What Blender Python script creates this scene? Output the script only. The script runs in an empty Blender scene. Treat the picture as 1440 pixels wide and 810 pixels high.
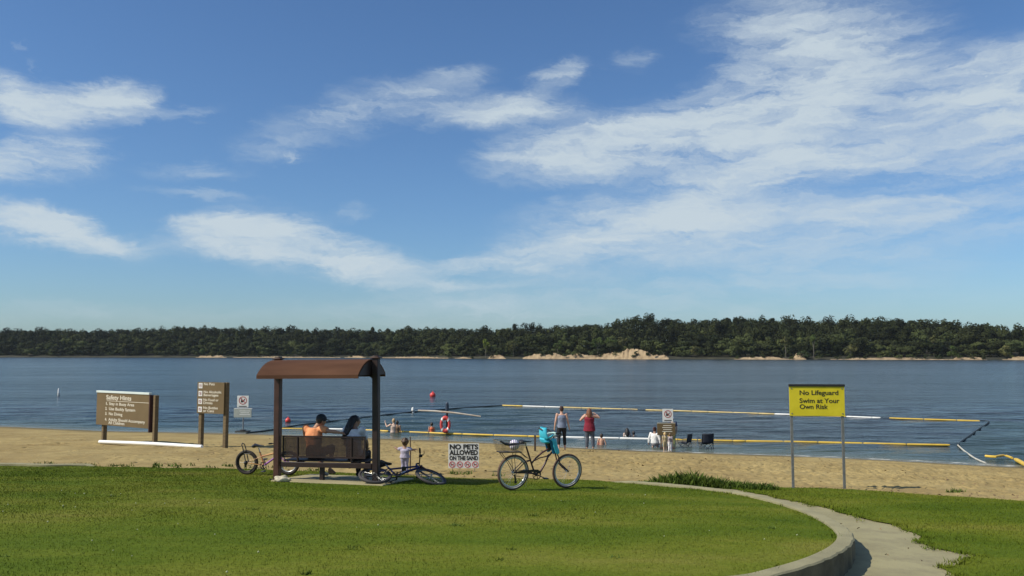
import bpy, bmesh, math, random
import numpy as np
from mathutils import Vector, Matrix, Euler
from mathutils.geometry import delaunay_2d_cdt

random.seed(7)
rng = np.random.default_rng(7)
S = bpy.context.scene
C = S.collection
PI = math.pi

# ------------------------------------------------------------------ camera
FPX, CX, CY = 1198.0, 720.0, 405.0
HORIZON = 496.0
PITCH = math.atan((HORIZON - CY) / FPX)
EYE = 3.9
cam_d = bpy.data.cameras.new('camera')
cam_d.sensor_width = 36.0
cam_d.lens = FPX / 1440.0 * 36.0
cam_d.clip_start = 0.1
cam_d.clip_end = 6000
cam = bpy.data.objects.new('camera', cam_d)
C.objects.link(cam)
cam.location = (0, 0, EYE)
cam.rotation_euler = (PI / 2 + PITCH, 0, 0)
S.camera = cam


def ray(px, py):
    u = (px - CX) / FPX
    v = (CY - py) / FPX
    y = math.cos(PITCH) - v * math.sin(PITCH)
    z = math.sin(PITCH) + v * math.cos(PITCH)
    return u / y, z / y          # x and z per metre of depth


def plane_pt(px, py, z):
    a, b = ray(px, py)
    y = (z - EYE) / b
    return Vector((a * y, y, z))


def interp(pts):
    xs = np.array([p[0] for p in pts]); ys = np.array([p[1] for p in pts])
    s0 = (ys[1] - ys[0]) / (xs[1] - xs[0]); s1 = (ys[-1] - ys[-2]) / (xs[-1] - xs[-2])

    def f(x):
        x = np.asarray(x, float)
        r = np.interp(x, xs, ys)
        r = np.where(x < xs[0], ys[0] + (x - xs[0]) * np.clip(s0, -.3, .3), r)
        r = np.where(x > xs[-1], ys[-1] + (x - xs[-1]) * np.clip(s1, -.3, .3), r)
        return r
    return f


ZE = 1.12
edge_px = [(0, 655), (110, 657), (300, 659), (450, 664), (600, 670.5), (700, 672.5), (800, 675), (900, 679),
           (1075, 688), (1190, 690), (1300, 697), (1440, 706)]
shore_px = [(0, 600), (140, 606), (340, 610), (540, 617), (650, 621), (750, 627), (900, 634), (1000, 638), (1150, 643),
            (1250, 648), (1380, 655), (1440, 658)]
YE = interp([plane_pt(a, b, ZE)[:2] for a, b in edge_px])
YS = interp([plane_pt(a, b, 0)[:2] for a, b in shore_px])


def low(x, y):
    """sand, path and right-hand lawn level"""
    x = np.asarray(x, float); y = np.asarray(y, float)
    e, s = YE(x), YS(x)
    t = (y - e) / (s - e)
    beach = 1.10 * (1 - np.clip(t, 0, 1)) + 0.05 * np.sin(np.clip(t, 0, 1) * PI)
    up = 1.10 + 0.037 * (e - y)
    bed = np.maximum(-0.07 * (y - s), -3.0)
    return np.where(t < 0, up, np.where(t > 1, bed, beach))


def high(x, y):
    """raised lawn level"""
    return 1.13 + 0.063 * (YE(x) - np.asarray(y, float))


def lowf(x, y): return float(low(x, y))
def highf(x, y): return float(high(x, y))


def on(px, py, fn):
    a, b = ray(px, py)
    y0, y1 = 2.0, 120.0
    for _ in range(60):
        m = (y0 + y1) / 2
        if EYE + b * m > fn(a * m, m): y0 = m
        else: y1 = m
    return Vector((a * y0, y0, fn(a * y0, y0)))


def at(px, py, y):
    a, b = ray(px, py)
    return Vector((a * y, y, EYE + b * y))


# ------------------------------------------------------------------ materials
def nodes_of(m):
    m.use_nodes = True
    return m.node_tree.nodes, m.node_tree.links, m.node_tree.nodes['Principled BSDF']


MATS = {}


def pm(name, c, var=0.15, scale=6.0, rough=0.6, metal=0.0, bump=0.0, bscale=40.0, c2=None, spec=None, coords='Object', stretch=None):
    """procedural paint: two tones of one colour through noise, optional fine bump"""
    if name in MATS: return MATS[name]
    m = bpy.data.materials.new(name)
    N, Lk, b = nodes_of(m)
    tc = N.new('ShaderNodeTexCoord')
    src = tc.outputs[coords]
    if stretch:
        mp = N.new('ShaderNodeMapping'); mp.inputs['Scale'].default_value = stretch
        Lk.new(src, mp.inputs['Vector']); src = mp.outputs['Vector']
    n = N.new('ShaderNodeTexNoise'); n.inputs['Scale'].default_value = scale; n.inputs['Detail'].default_value = 5
    Lk.new(src, n.inputs['Vector'])
    r = N.new('ShaderNodeValToRGB')
    r.color_ramp.elements[0].position = .3; r.color_ramp.elements[1].position = .7
    a = [x * (1 - var) for x in c]; d = [min(1, x * (1 + var)) for x in c] if c2 is None else c2
    r.color_ramp.elements[0].color = (*a, 1); r.color_ramp.elements[1].color = (*d, 1)
    Lk.new(n.outputs['Fac'], r.inputs['Fac']); Lk.new(r.outputs['Color'], b.inputs['Base Color'])
    b.inputs['Roughness'].default_value = rough; b.inputs['Metallic'].default_value = metal
    if spec is not None: b.inputs['Specular IOR Level'].default_value = spec
    if bump:
        n2 = N.new('ShaderNodeTexNoise'); n2.inputs['Scale'].default_value = bscale; n2.inputs['Detail'].default_value = 4
        Lk.new(src, n2.inputs['Vector'])
        bp = N.new('ShaderNodeBump'); bp.inputs['Strength'].default_value = bump; bp.inputs['Distance'].default_value = .02
        Lk.new(n2.outputs['Fac'], bp.inputs['Height']); Lk.new(bp.outputs['Normal'], b.inputs['Normal'])
    MATS[name] = m
    return m


def grass_mat(name, tint=1.0, soft=False):
    m = bpy.data.materials.new(name)
    N, Lk, b = nodes_of(m)
    g = N.new('ShaderNodeNewGeometry')
    big = N.new('ShaderNodeTexNoise'); big.inputs['Scale'].default_value = .42; big.inputs['Detail'].default_value = 6
    big.inputs['Roughness'].default_value = .62
    mpb = N.new('ShaderNodeMapping'); mpb.inputs['Scale'].default_value = (.55, 1.25, 1)
    Lk.new(g.outputs['Position'], mpb.inputs['Vector']); Lk.new(mpb.outputs['Vector'], big.inputs['Vector'])
    r = N.new('ShaderNodeValToRGB')
    cs = [(.30, (.056, .092, .008)), (.44, (.084, .118, .011)), (.56, (.118, .140, .016)), (.70, (.170, .165, .032))]
    el = r.color_ramp.elements
    while len(el) < len(cs): el.new(.5)
    for e, (p, c) in zip(el, cs):
        e.position = p; e.color = (*[x * tint for x in c], 1)
    Lk.new(big.outputs['Fac'], r.inputs['Fac'])
    fine = N.new('ShaderNodeTexNoise'); fine.inputs['Scale'].default_value = 22; fine.inputs['Detail'].default_value = 4
    Lk.new(g.outputs['Position'], fine.inputs['Vector'])
    mr = N.new('ShaderNodeMapRange'); mr.inputs['From Min'].default_value = .3; mr.inputs['From Max'].default_value = .7
    mr.inputs['To Min'].default_value = .80; mr.inputs['To Max'].default_value = 1.2
    Lk.new(fine.outputs['Fac'], mr.inputs['Value'])
    mx = N.new('ShaderNodeMix'); mx.data_type = 'RGBA'; mx.blend_type = 'MULTIPLY'; mx.inputs[0].default_value = 1
    Lk.new(r.outputs['Color'], mx.inputs[6]); Lk.new(mr.outputs['Result'], mx.inputs[7])
    Lk.new(mx.outputs[2], b.inputs['Base Color'])
    b.inputs['Roughness'].default_value = .85; b.inputs['Specular IOR Level'].default_value = .04
    if soft:
        vm = N.new('ShaderNodeVectorMath'); vm.operation = 'MULTIPLY_ADD'
        Lk.new(g.outputs['Normal'], vm.inputs[0]); vm.inputs[1].default_value = (.45, .45, .45); vm.inputs[2].default_value = (0, 0, .8)
        vn = N.new('ShaderNodeVectorMath'); vn.operation = 'NORMALIZE'
        Lk.new(vm.outputs[0], vn.inputs[0]); Lk.new(vn.outputs[0], b.inputs['Normal'])
    return m


# ------------------------------------------------------------------ mesh builder
def frame_of(d):
    d = d.normalized()
    u = Vector((0, 0, 1)) if abs(d.z) < .9 else Vector((0, 1, 0))
    a = d.cross(u).normalized()
    return a, a.cross(d).normalized()


class MB:
    def __init__(s):
        s.v = []; s.f = []; s.m = []; s.mi = 0

    def add(s, vs, fs):
        o = len(s.v)
        s.v += [tuple(v) for v in vs]
        s.f += [tuple(i + o for i in f) for f in fs]
        s.m += [s.mi] * len(fs)

    def box(s, c, size, rot=None):
        c = Vector(c); hx, hy, hz = [x / 2 for x in size]
        vs = [Vector((x, y, z)) for x in (-hx, hx) for y in (-hy, hy) for z in (-hz, hz)]
        if rot is not None:
            R = rot if isinstance(rot, Matrix) else Euler(rot).to_matrix()
            vs = [R @ v for v in vs]
        s.add([v + c for v in vs], [(0, 1, 3, 2), (4, 6, 7, 5), (0, 4, 5, 1), (2, 3, 7, 6), (0, 2, 6, 4), (1, 5, 7, 3)])

    def tube(s, pts, r, n=8, cap=True, flat=1.0, wide=None):
        """tube through points; r a number or one per point; flat squeezes the second axis; wide fixes the first axis"""
        pts = [Vector(p) for p in pts]
        rs = [r] * len(pts) if isinstance(r, (int, float)) else list(r)
        fl = [flat] * len(pts) if isinstance(flat, (int, float)) else list(flat)
        o = len(s.v); vs = []; fs = []
        prev = None
        for i, p in enumerate(pts):
            d = (pts[min(i + 1, len(pts) - 1)] - pts[max(i - 1, 0)])
            if d.length < 1e-9: d = Vector((0, 0, 1))
            d.normalize()
            if wide is not None:
                a = Vector(wide); a = (a - d * a.dot(d)).normalized()
            elif prev is None: a, _ = frame_of(d)
            else:
                a = prev - d * prev.dot(d)
                a = a.normalized() if a.length > 1e-6 else frame_of(d)[0]
            prev = a
            b = d.cross(a)
            for k in range(n):
                t = 2 * PI * k / n
                vs.append(p + a * (rs[i] * math.cos(t)) + b * (rs[i] * fl[i] * math.sin(t)))
        for i in range(len(pts) - 1):
            for k in range(n):
                fs.append((i * n + k, i * n + (k + 1) % n, (i + 1) * n + (k + 1) % n, (i + 1) * n + k))
        if cap:
            fs.append(tuple(range(n - 1, -1, -1)))
            fs.append(tuple((len(pts) - 1) * n + k for k in range(n)))
        s.add(vs, fs)

    def ball(s, c, r, n=10, rot=None):
        c = Vector(c); r = (r, r, r) if isinstance(r, (int, float)) else r
        R = None if rot is None else (rot if isinstance(rot, Matrix) else Euler(rot).to_matrix())
        vs = []; fs = []
        m = max(4, n // 2 + 1)
        for i in range(1, m):
            ph = PI * i / m
            for k in range(n):
                t = 2 * PI * k / n
                vs.append(Vector((r[0] * math.sin(ph) * math.cos(t), r[1] * math.sin(ph) * math.sin(t), r[2] * math.cos(ph))))
        vs += [Vector((0, 0, r[2])), Vector((0, 0, -r[2]))]
        T = len(vs) - 2
        for i in range(m - 2):
            for k in range(n):
                fs.append((i * n + k, (i + 1) * n + k, (i + 1) * n + (k + 1) % n, i * n + (k + 1) % n))
        for k in range(n):
            fs.append((T, k, (k + 1) % n)); fs.append((T + 1, (m - 2) * n + (k + 1) % n, (m - 2) * n + k))
        if R is not None: vs = [R @ v for v in vs]
        s.add([v + c for v in vs], fs)

    def limb(s, pts, rs, n=10):
        """rounded chain: tube plus a ball at each joint (closed pieces, for merging)"""
        s.tube(pts, rs, n)
        for p, r in zip(pts, rs if not isinstance(rs, (int, float)) else [rs] * len(pts)): s.ball(p, r, n)

    def torus(s, c, R, r, axis=(0, 1, 0), n=32, k=8, flat=1.0, a0=0.0, a1=2 * PI):
        ax = Vector(axis).normalized(); a, b = frame_of(ax); c = Vector(c)
        full = abs(a1 - a0 - 2 * PI) < 1e-6
        vs = []; fs = []
        cnt = n if full else n + 1
        for i in range(cnt):
            t = a0 + (a1 - a0) * i / n
            d = a * math.cos(t) + b * math.sin(t)
            for j in range(k):
                q = 2 * PI * j / k
                vs.append(c + d * (R + r * math.cos(q)) + ax * (r * flat * math.sin(q)))
        for i in range(n):
            i2 = (i + 1) % cnt
            for j in range(k):
                fs.append((i * k + j, i2 * k + j, i2 * k + (j + 1) % k, i * k + (j + 1) % k))
        s.add(vs, fs)

    def prism(s, poly, y0, y1):
        """polygon in x,z extruded along y"""
        n = len(poly)
        vs = [(x, y0, z) for x, z in poly] + [(x, y1, z) for x, z in poly]
        fs = [tuple(range(n)), tuple(range(2 * n - 1, n - 1, -1))]
        fs += [(i, n + i, n + (i + 1) % n, (i + 1) % n) for i in range(n)]
        s.add(vs, fs)

    def ring(s, cx, cz, R, w, y0, y1, n=28):
        vs = []; fs = []
        for i in range(n):
            t = 2 * PI * i / n
            for rr in (R, R - w):
                for yy in (y0, y1): vs.append((cx + rr * math.cos(t), yy, cz + rr * math.sin(t)))
        for i in range(n):
            a = i * 4; b = ((i + 1) % n) * 4
            fs += [(a, b, b + 2, a + 2), (a, a + 1, b + 1, b), (a + 2, b + 2, b + 3, a + 3), (a + 1, a + 3, b + 3, b + 1)]
        s.add(vs, fs)

    def text(s, txt, x, z, size, y=-.003, bold=.012, align='LEFT', sx=1.0, fit=None):
        cu = bpy.data.curves.new('lettering', 'FONT')
        cu.body = txt; cu.size = size; cu.align_x = align; cu.offset = bold * size; cu.extrude = .0008
        o = bpy.data.objects.new('lettering', cu); C.objects.link(o)
        dg = bpy.context.evaluated_depsgraph_get(); dg.update()
        me = o.evaluated_get(dg).to_mesh()
        if fit: sx = fit / (max(v.co.x for v in me.vertices) - min(v.co.x for v in me.vertices))
        vs = [(x + v.co.x * sx, y - v.co.z, z + v.co.y) for v in me.vertices]
        fs = [tuple(p.vertices) for p in me.polygons]
        s.add(vs, fs)
        o.evaluated_get(dg).to_mesh_clear()
        bpy.data.objects.remove(o); bpy.data.curves.remove(cu)

    def mesh(s, name, mats, smooth=True, angle=40, fixn=True):
        me = bpy.data.meshes.new(name)
        me.from_pydata(s.v, [], s.f)
        for m in (mats if isinstance(mats, (list, tuple)) else [mats]): me.materials.append(m)
        if any(s.m): me.polygons.foreach_set('material_index', s.m)
        if fixn:
            bm = bmesh.new(); bm.from_mesh(me)
            bmesh.ops.recalc_face_normals(bm, faces=bm.faces); bm.to_mesh(me); bm.free()
        if smooth:
            me.shade_smooth(); me.set_sharp_from_angle(angle=math.radians(angle))
        me.update()
        return me

    def obj(s, name, mats, parent=None, smooth=True, bevel=0, **kw):
        o = bpy.data.objects.new(name, s.mesh(name, mats, smooth, **kw))
        C.objects.link(o)
        if parent is not None: o.parent = parent
        if bevel:
            md = o.modifiers.new('bevel', 'BEVEL'); md.width = bevel; md.segments = 2; md.limit_method = 'ANGLE'
        return o


def blend(mb, voxel, smooth=3):
    """merge overlapping closed pieces into one continuous surface; returns an MB"""
    o = mb.obj('merge', [], smooth=False)
    r = o.modifiers.new('r', 'REMESH'); r.mode = 'VOXEL'; r.voxel_size = voxel
    if smooth:
        q = o.modifiers.new('s', 'SMOOTH'); q.iterations = smooth; q.factor = .5
    dg = bpy.context.evaluated_depsgraph_get(); dg.update()
    me = o.evaluated_get(dg).to_mesh()
    out = MB()
    out.add([v.co.copy() for v in me.vertices], [tuple(p.vertices) for p in me.polygons])
    o.evaluated_get(dg).to_mesh_clear()
    d = o.data
    bpy.data.objects.remove(o); bpy.data.meshes.remove(d)
    return out


def tag(o, label=None, cat=None, group=None, kind=None):
    if label: o['label'] = label
    if cat: o['category'] = cat
    if group: o['group'] = group
    if kind: o['kind'] = kind
    return o


def thing(name, label, cat, loc, rz=0.0, group=None):
    o = bpy.data.objects.new(name, None); C.objects.link(o)
    o.empty_display_size = .2
    o.location = loc; o.rotation_euler = (0, 0, rz)
    return tag(o, label, cat, group)


def np_mesh(name, v, f, mat, smooth=False, kind=None):
    """mesh from numpy arrays of verts (n,3) and equal-sized faces (m,k)"""
    me = bpy.data.meshes.new(name)
    v = np.asarray(v, np.float32); f = np.asarray(f, np.int32)
    me.vertices.add(len(v)); me.vertices.foreach_set('co', v.ravel())
    me.loops.add(f.size); me.loops.foreach_set('vertex_index', f.ravel())
    me.polygons.add(len(f))
    me.polygons.foreach_set('loop_start', np.arange(0, f.size, f.shape[1], dtype=np.int32))
    me.polygons.foreach_set('loop_total', np.full(len(f), f.shape[1], np.int32))
    me.update(calc_edges=True); me.validate()
    me.materials.append(mat)
    if smooth: me.shade_smooth()
    o = bpy.data.objects.new(name, me); C.objects.link(o)
    if kind: o['kind'] = kind
    return o


def grid_faces(nx, ny):
    i = np.arange(nx - 1)[:, None]; j = np.arange(ny - 1)[None, :]
    a = (i * ny + j).ravel()
    return np.stack([a, a + ny, a + ny + 1, a + 1], 1)


def value_noise(x, y, scale, seed=0):
    x = x * scale + seed * 17.3; y = y * scale + seed * 9.1
    xi = np.floor(x).astype(int); yi = np.floor(y).astype(int)
    fx = x - xi; fy = y - yi
    fx = fx * fx * (3 - 2 * fx); fy = fy * fy * (3 - 2 * fy)

    def h(a, b):
        n = (a * 374761393 + b * 668265263 + seed * 1442695041) & 0x7fffffff
        n = ((n ^ (n >> 13)) * 1274126177) & 0x7fffffff
        return (n ^ (n >> 16)) / 0x7fffffff
    return (h(xi, yi) * (1 - fx) + h(xi + 1, yi) * fx) * (1 - fy) + (h(xi, yi + 1) * (1 - fx) + h(xi + 1, yi + 1) * fx) * fy


def fbm(x, y, scale, seed=0, oct=4):
    r = 0; a = .5; t = 0
    for k in range(oct):
        r = r + a * value_noise(x, y, scale * 2 ** k, seed + k); t += a; a *= .5
    return r / t


def inside(poly, x, y):
    p = np.array(poly); res = np.zeros(len(x), bool)
    j = len(p) - 1
    for i in range(len(p)):
        xi, yi = p[i]; xj, yj = p[j]
        c = ((yi > y) != (yj > y)) & (x < (xj - xi) * (y - yi) / (yj - yi + 1e-12) + xi)
        res ^= c; j = i
    return res


def fill(name, poly, zfn, mat, step, kind='structure'):
    """triangulated sheet inside a ground polygon, draped on zfn"""
    poly = [Vector((p[0], p[1])) for p in poly]
    xs = np.array([p.x for p in poly]); ys = np.array([p.y for p in poly])
    x0, x1 = max(xs.min(), -24), min(xs.max(), 24); y0, y1 = max(ys.min(), 2), ys.max()
    gx, gy = np.meshgrid(np.arange(x0, x1, step), np.arange(y0, y1, step))
    gx = gx.ravel(); gy = gy.ravel()
    k = inside([(p.x, p.y) for p in poly], gx, gy)
    pts = poly + [Vector((a, b)) for a, b in zip(gx[k], gy[k])]
    edges = [(i, (i + 1) % len(poly)) for i in range(len(poly))]
    v, e, f, *_ = delaunay_2d_cdt(pts, edges, [], 1, 1e-4)
    vx = np.array([p.x for p in v]); vy = np.array([p.y for p in v])
    V = np.stack([vx, vy, zfn(vx, vy)], 1)
    F = []
    for t in f:
        a, b, c = [v[i] for i in t[:3]]
        F.append(tuple(t) if (b - a).cross(c - a) > 0 else tuple(reversed(t)))
    o = np_mesh(name, V, np.array(F), mat, smooth=True)
    return tag(o, kind=kind)


# ------------------------------------------------------------------ light and sky
SUN_EL = math.radians(43)
LIGHT = Vector((.945, .327, 0)).normalized() * math.cos(SUN_EL) - Vector((0, 0, math.sin(SUN_EL)))
sd = bpy.data.lights.new('sun', 'SUN'); sd.energy = 4.8; sd.angle = math.radians(.5); sd.color = (1, .94, .80)
so = bpy.data.objects.new('sun', sd); C.objects.link(so)
so.rotation_euler = LIGHT.to_track_quat('-Z', 'Y').to_euler()
so.location = (-20, -10, 30)

W = bpy.data.worlds.new('World'); S.world = W; W.use_nodes = True
wn, wl = W.node_tree.nodes, W.node_tree.links
wn.clear()
wout = wn.new('ShaderNodeOutputWorld'); bg = wn.new('ShaderNodeBackground')
SKY = .12
bg.inputs['Strength'].default_value = SKY
wl.new(bg.outputs[0], wout.inputs[0])
sky = wn.new('ShaderNodeTexSky'); sky.sky_type = 'NISHITA'; sky.sun_disc = False
sky.sun_elevation = SUN_EL
sky.sun_rotation = math.atan2(-LIGHT.x, -LIGHT.y)
sky.air_density = 1.0; sky.dust_density = .6; sky.ozone_density = 1.6
tc = wn.new('ShaderNodeTexCoord')


def wmath(op, a, b=None, c=None):
    n = wn.new('ShaderNodeMath'); n.operation = op
    for i, x in enumerate((a, b, c)):
        if x is None: continue
        if isinstance(x, (int, float)): n.inputs[i].default_value = x
        else: wl.new(x, n.inputs[i])
    return n.outputs[0]


sx = wn.new('ShaderNodeSeparateXYZ'); wl.new(tc.outputs['Generated'], sx.inputs[0])
az = wmath('ARCTAN2', sx.outputs[0], sx.outputs[1])
el = wmath('ARCSINE', sx.outputs[2])
cv = wn.new('ShaderNodeCombineXYZ'); wl.new(az, cv.inputs[0]); wl.new(el, cv.inputs[1])


def wnoise(vec, scale, detail, rough, stretch, rot=0.0, dist=0.0, color=False):
    mp = wn.new('ShaderNodeMapping'); mp.inputs['Scale'].default_value = stretch; mp.inputs['Rotation'].default_value = (0, 0, rot)
    wl.new(vec, mp.inputs['Vector'])
    n = wn.new('ShaderNodeTexNoise'); n.inputs['Scale'].default_value = scale; n.inputs['Detail'].default_value = detail
    n.inputs['Roughness'].default_value = rough; n.inputs['Distortion'].default_value = dist
    wl.new(mp.outputs[0], n.inputs['Vector'])
    return n.outputs['Color' if color else 'Fac']


# warp the angles so cloud edges are ragged
wc = wnoise(cv.outputs[0], 7.0, 8, .66, (1, 2.2, 1), .15, 0, True)
w1 = wn.new('ShaderNodeVectorMath'); w1.operation = 'MULTIPLY_ADD'
wl.new(wc, w1.inputs[0]); w1.inputs[1].default_value = (.09, .036, 0); w1.inputs[2].default_value = (-.045, -.018, 0)
w2 = wn.new('ShaderNodeVectorMath'); w2.operation = 'ADD'
wl.new(cv.outputs[0], w2.inputs[0]); wl.new(w1.outputs[0], w2.inputs[1])
wf = wnoise(cv.outputs[0], 26.0, 8, .7, (.8, 2.0, 1), .3, .6, True)
w3 = wn.new('ShaderNodeVectorMath'); w3.operation = 'MULTIPLY_ADD'
wl.new(wf, w3.inputs[0]); w3.inputs[1].default_value = (.070, .024, 0); w3.inputs[2].default_value = (-.035, -.012, 0)
w4 = wn.new('ShaderNodeVectorMath'); w4.operation = 'ADD'
wl.new(w2.outputs[0], w4.inputs[0]); wl.new(w3.outputs[0], w4.inputs[1])
warped = w4.outputs[0]
# cloud banks: middle (photo degrees of azimuth and elevation via ray), half sizes, tilt, weight
CL = [(32, 138, 72, 38, -4, 1.0), (155, 143, 68, 32, 10, .92), (100, 168, 40, 16, 0, .5), (235, 163, 90, 12, 14, .38), (55, 205, 90, 18, 10, .8), (30, 235, 95, 26, 4, .78), (110, 222, 60, 12, 6, .5),
      (50, 315, 95, 30, -8, .85), (140, 337, 90, 26, -12, .80), (330, 322, 105, 42, 6, .88), (385, 345, 130, 44, -6, .95), (490, 366, 120, 36, -10, .92), (492, 297, 40, 16, 12, .45),
      (520, 155, 185, 42, 17, .72), (710, 155, 120, 30, 4, .80), (785, 105, 55, 24, 15, .55), (890, 82, 45, 20, 0, .35),
      (610, 172, 26, 14, 0, .4), (640, 100, 60, 12, 0, .3),
      (800, 215, 150, 44, 4, .95), (900, 195, 220, 50, 7, .95), (1060, 165, 240, 80, 14, .88), (1150, 85, 170, 105, 20, .80), (1060, 25, 120, 42, 0, .5),
      (1110, 238, 190, 38, 3, .85), (1330, 175, 220, 95, 5, .60), (1400, 110, 110, 46, 10, .66), (1350, 270, 210, 70, 0, .42),
      (1500, 170, 150, 120, 0, .6),
      (900, 315, 215, 56, 3, .92), (790, 362, 150, 34, 6, .70), (655, 372, 85, 16, 12, .6), (625, 402, 110, 11, 0, .5),
      (1000, 385, 300, 50, 0, .35), (640, 438, 190, 30, 0, .30), (1250, 340, 300, 60, 0, .30), (1100, 310, 240, 60, 0, .4),
      (270, 241, 85, 12, 3, .40), (275, 268, 95, 8, 0, .40), (950, 428, 620, 44, 0, .34), (200, 440, 420, 26, 0, .20), (362, 216, 44, 18, 8, .35), (404, 218, 12, 9, 0, .4),
      (23, 60, 11, 9, 0, .4), (58, 86, 9, 7, 0, .3), (775, 280, 26, 12, 0, .3), (100, 435, 60, 12, 0, .15)]
acc = None
for (px, py, rx, ry, rot, wgt) in CL:
    a, b = ray(px, py)
    v = Vector((a, 1, b)).normalized()
    mp = wn.new('ShaderNodeMapping'); mp.vector_type = 'TEXTURE'
    mp.inputs['Location'].default_value = (math.atan2(v.x, v.y), math.asin(v.z), 0)
    mp.inputs['Rotation'].default_value = (0, 0, math.radians(rot))
    mp.inputs['Scale'].default_value = (rx * 1.02 / FPX, ry * 1.0 / FPX, 1)
    wl.new(warped, mp.inputs['Vector'])
    ln = wn.new('ShaderNodeVectorMath'); ln.operation = 'LENGTH'; wl.new(mp.outputs[0], ln.inputs[0])
    mr = wn.new('ShaderNodeMapRange'); mr.interpolation_type = 'SMOOTHSTEP'
    mr.inputs['From Min'].default_value = 1.28; mr.inputs['From Max'].default_value = .12
    mr.inputs['To Min'].default_value = 0; mr.inputs['To Max'].default_value = wgt
    wl.new(ln.outputs['Value'], mr.inputs['Value'])
    if acc is None: acc = mr.outputs[0]
    else:  # screen-like union
        acc = wmath('SUBTRACT', wmath('ADD', acc, mr.outputs[0]), wmath('MULTIPLY', acc, mr.outputs[0]))
# thin cloud elsewhere round the dome
behind = wn.new('ShaderNodeMapRange'); behind.inputs['From Min'].default_value = .1; behind.inputs['From Max'].default_value = -.4
wl.new(sx.outputs[1], behind.inputs['Value'])
acc = wmath('MAXIMUM', acc, wmath('MULTIPLY', behind.outputs[0], .45))
streak = wnoise(warped, 5.0, 10, .64, (.8, 4.2, 1), -.12, .7)
puff = wnoise(warped, 15.0, 9, .66, (.7, 3.4, 1), .22, .5)
tex = wmath('ADD', wmath('MULTIPLY', streak, .62), wmath('MULTIPLY', puff, .38))
tmod = wn.new('ShaderNodeMapRange'); tmod.inputs['From Min'].default_value = .36; tmod.inputs['From Max'].default_value = .64
tmod.inputs['To Min'].default_value = .26; tmod.inputs['To Max'].default_value = 1.45
wl.new(tex, tmod.inputs['Value'])
dens = wmath('MULTIPLY', acc, tmod.outputs[0])
df = wn.new('ShaderNodeMapRange'); df.interpolation_type = 'SMOOTHSTEP'
df.inputs['From Min'].default_value = .02; df.inputs['From Max'].default_value = 1.02; df.inputs['To Max'].default_value = .93
wl.new(dens, df.inputs['Value'])
tint = wn.new('ShaderNodeMix'); tint.data_type = 'RGBA'; tint.blend_type = 'MULTIPLY'; tint.inputs[0].default_value = 1
wl.new(sky.outputs[0], tint.inputs[6]); tint.inputs[7].default_value = (.53, .73, .95, 1)
mixc = wn.new('ShaderNodeMix'); mixc.data_type = 'RGBA'
wl.new(df.outputs[0], mixc.inputs[0]); wl.new(tint.outputs[2], mixc.inputs[6])
k = 1 / SKY
mixc.inputs[7].default_value = (.58 * k, .67 * k, .73 * k, 1)
wl.new(mixc.outputs[2], bg.inputs['Color'])

# ------------------------------------------------------------------ ground: sand, lawns, path, kerb, lake
LAWN_MAT = grass_mat('mown grass', 1.08)


def sand_mat():
    m = bpy.data.materials.new('beach sand')
    N, Lk, b = nodes_of(m)
    g = N.new('ShaderNodeNewGeometry')
    n = N.new('ShaderNodeTexNoise'); n.inputs['Scale'].default_value = .7; n.inputs['Detail'].default_value = 7
    Lk.new(g.outputs['Position'], n.inputs['Vector'])
    r = N.new('ShaderNodeValToRGB')
    r.color_ramp.elements[0].position = .32; r.color_ramp.elements[0].color = (.285, .208, .090, 1)
    r.color_ramp.elements[1].position = .7; r.color_ramp.elements[1].color = (.385, .293, .130, 1)
    Lk.new(n.outputs['Fac'], r.inputs['Fac'])
    # wet sand by the waterline is a darker material
    sp = N.new('ShaderNodeSeparateXYZ'); Lk.new(g.outputs['Position'], sp.inputs[0])
    wet = N.new('ShaderNodeMapRange'); wet.interpolation_type = 'SMOOTHSTEP'
    wet.inputs['From Min'].default_value = .13; wet.inputs['From Max'].default_value = .03
    Lk.new(sp.outputs[2], wet.inputs['Value'])
    mx = N.new('ShaderNodeMix'); mx.data_type = 'RGBA'
    Lk.new(wet.outputs[0], mx.inputs[0]); Lk.new(r.outputs['Color'], mx.inputs[6]); mx.inputs[7].default_value = (.17, .135, .068, 1)
    sp2 = N.new('ShaderNodeTexNoise'); sp2.inputs['Scale'].default_value = 9; sp2.inputs['Detail'].default_value = 3
    mp = N.new('ShaderNodeMapping'); mp.inputs['Scale'].default_value = (1, 1.6, 1)
    Lk.new(g.outputs['Position'], mp.inputs['Vector']); Lk.new(mp.outputs[0], sp2.inputs['Vector'])
    sr = N.new('ShaderNodeMapRange'); sr.inputs['From Min'].default_value = .62; sr.inputs['From Max'].default_value = .72
    Lk.new(sp2.outputs['Fac'], sr.inputs['Value'])
    mx2 = N.new('ShaderNodeMix'); mx2.data_type = 'RGBA'
    Lk.new(sr.outputs[0], mx2.inputs[0]); Lk.new(mx.outputs[2], mx2.inputs[6]); mx2.inputs[7].default_value = (.20, .15, .066, 1)
    Lk.new(mx2.outputs[2], b.inputs['Base Color'])
    b.inputs['Roughness'].default_value = .95; b.inputs['Specular IOR Level'].default_value = .1
    n3 = N.new('ShaderNodeTexNoise'); n3.inputs['Scale'].default_value = 30; n3.inputs['Detail'].default_value = 6
    Lk.new(g.outputs['Position'], n3.inputs['Vector'])
    bp = N.new('ShaderNodeBump'); bp.inputs['Strength'].default_value = .5; bp.inputs['Distance'].default_value = .02
    Lk.new(n3.outputs['Fac'], bp.inputs['Height']); Lk.new(bp.outputs[0], b.inputs['Normal'])
    return m


SAND = sand_mat()
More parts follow.
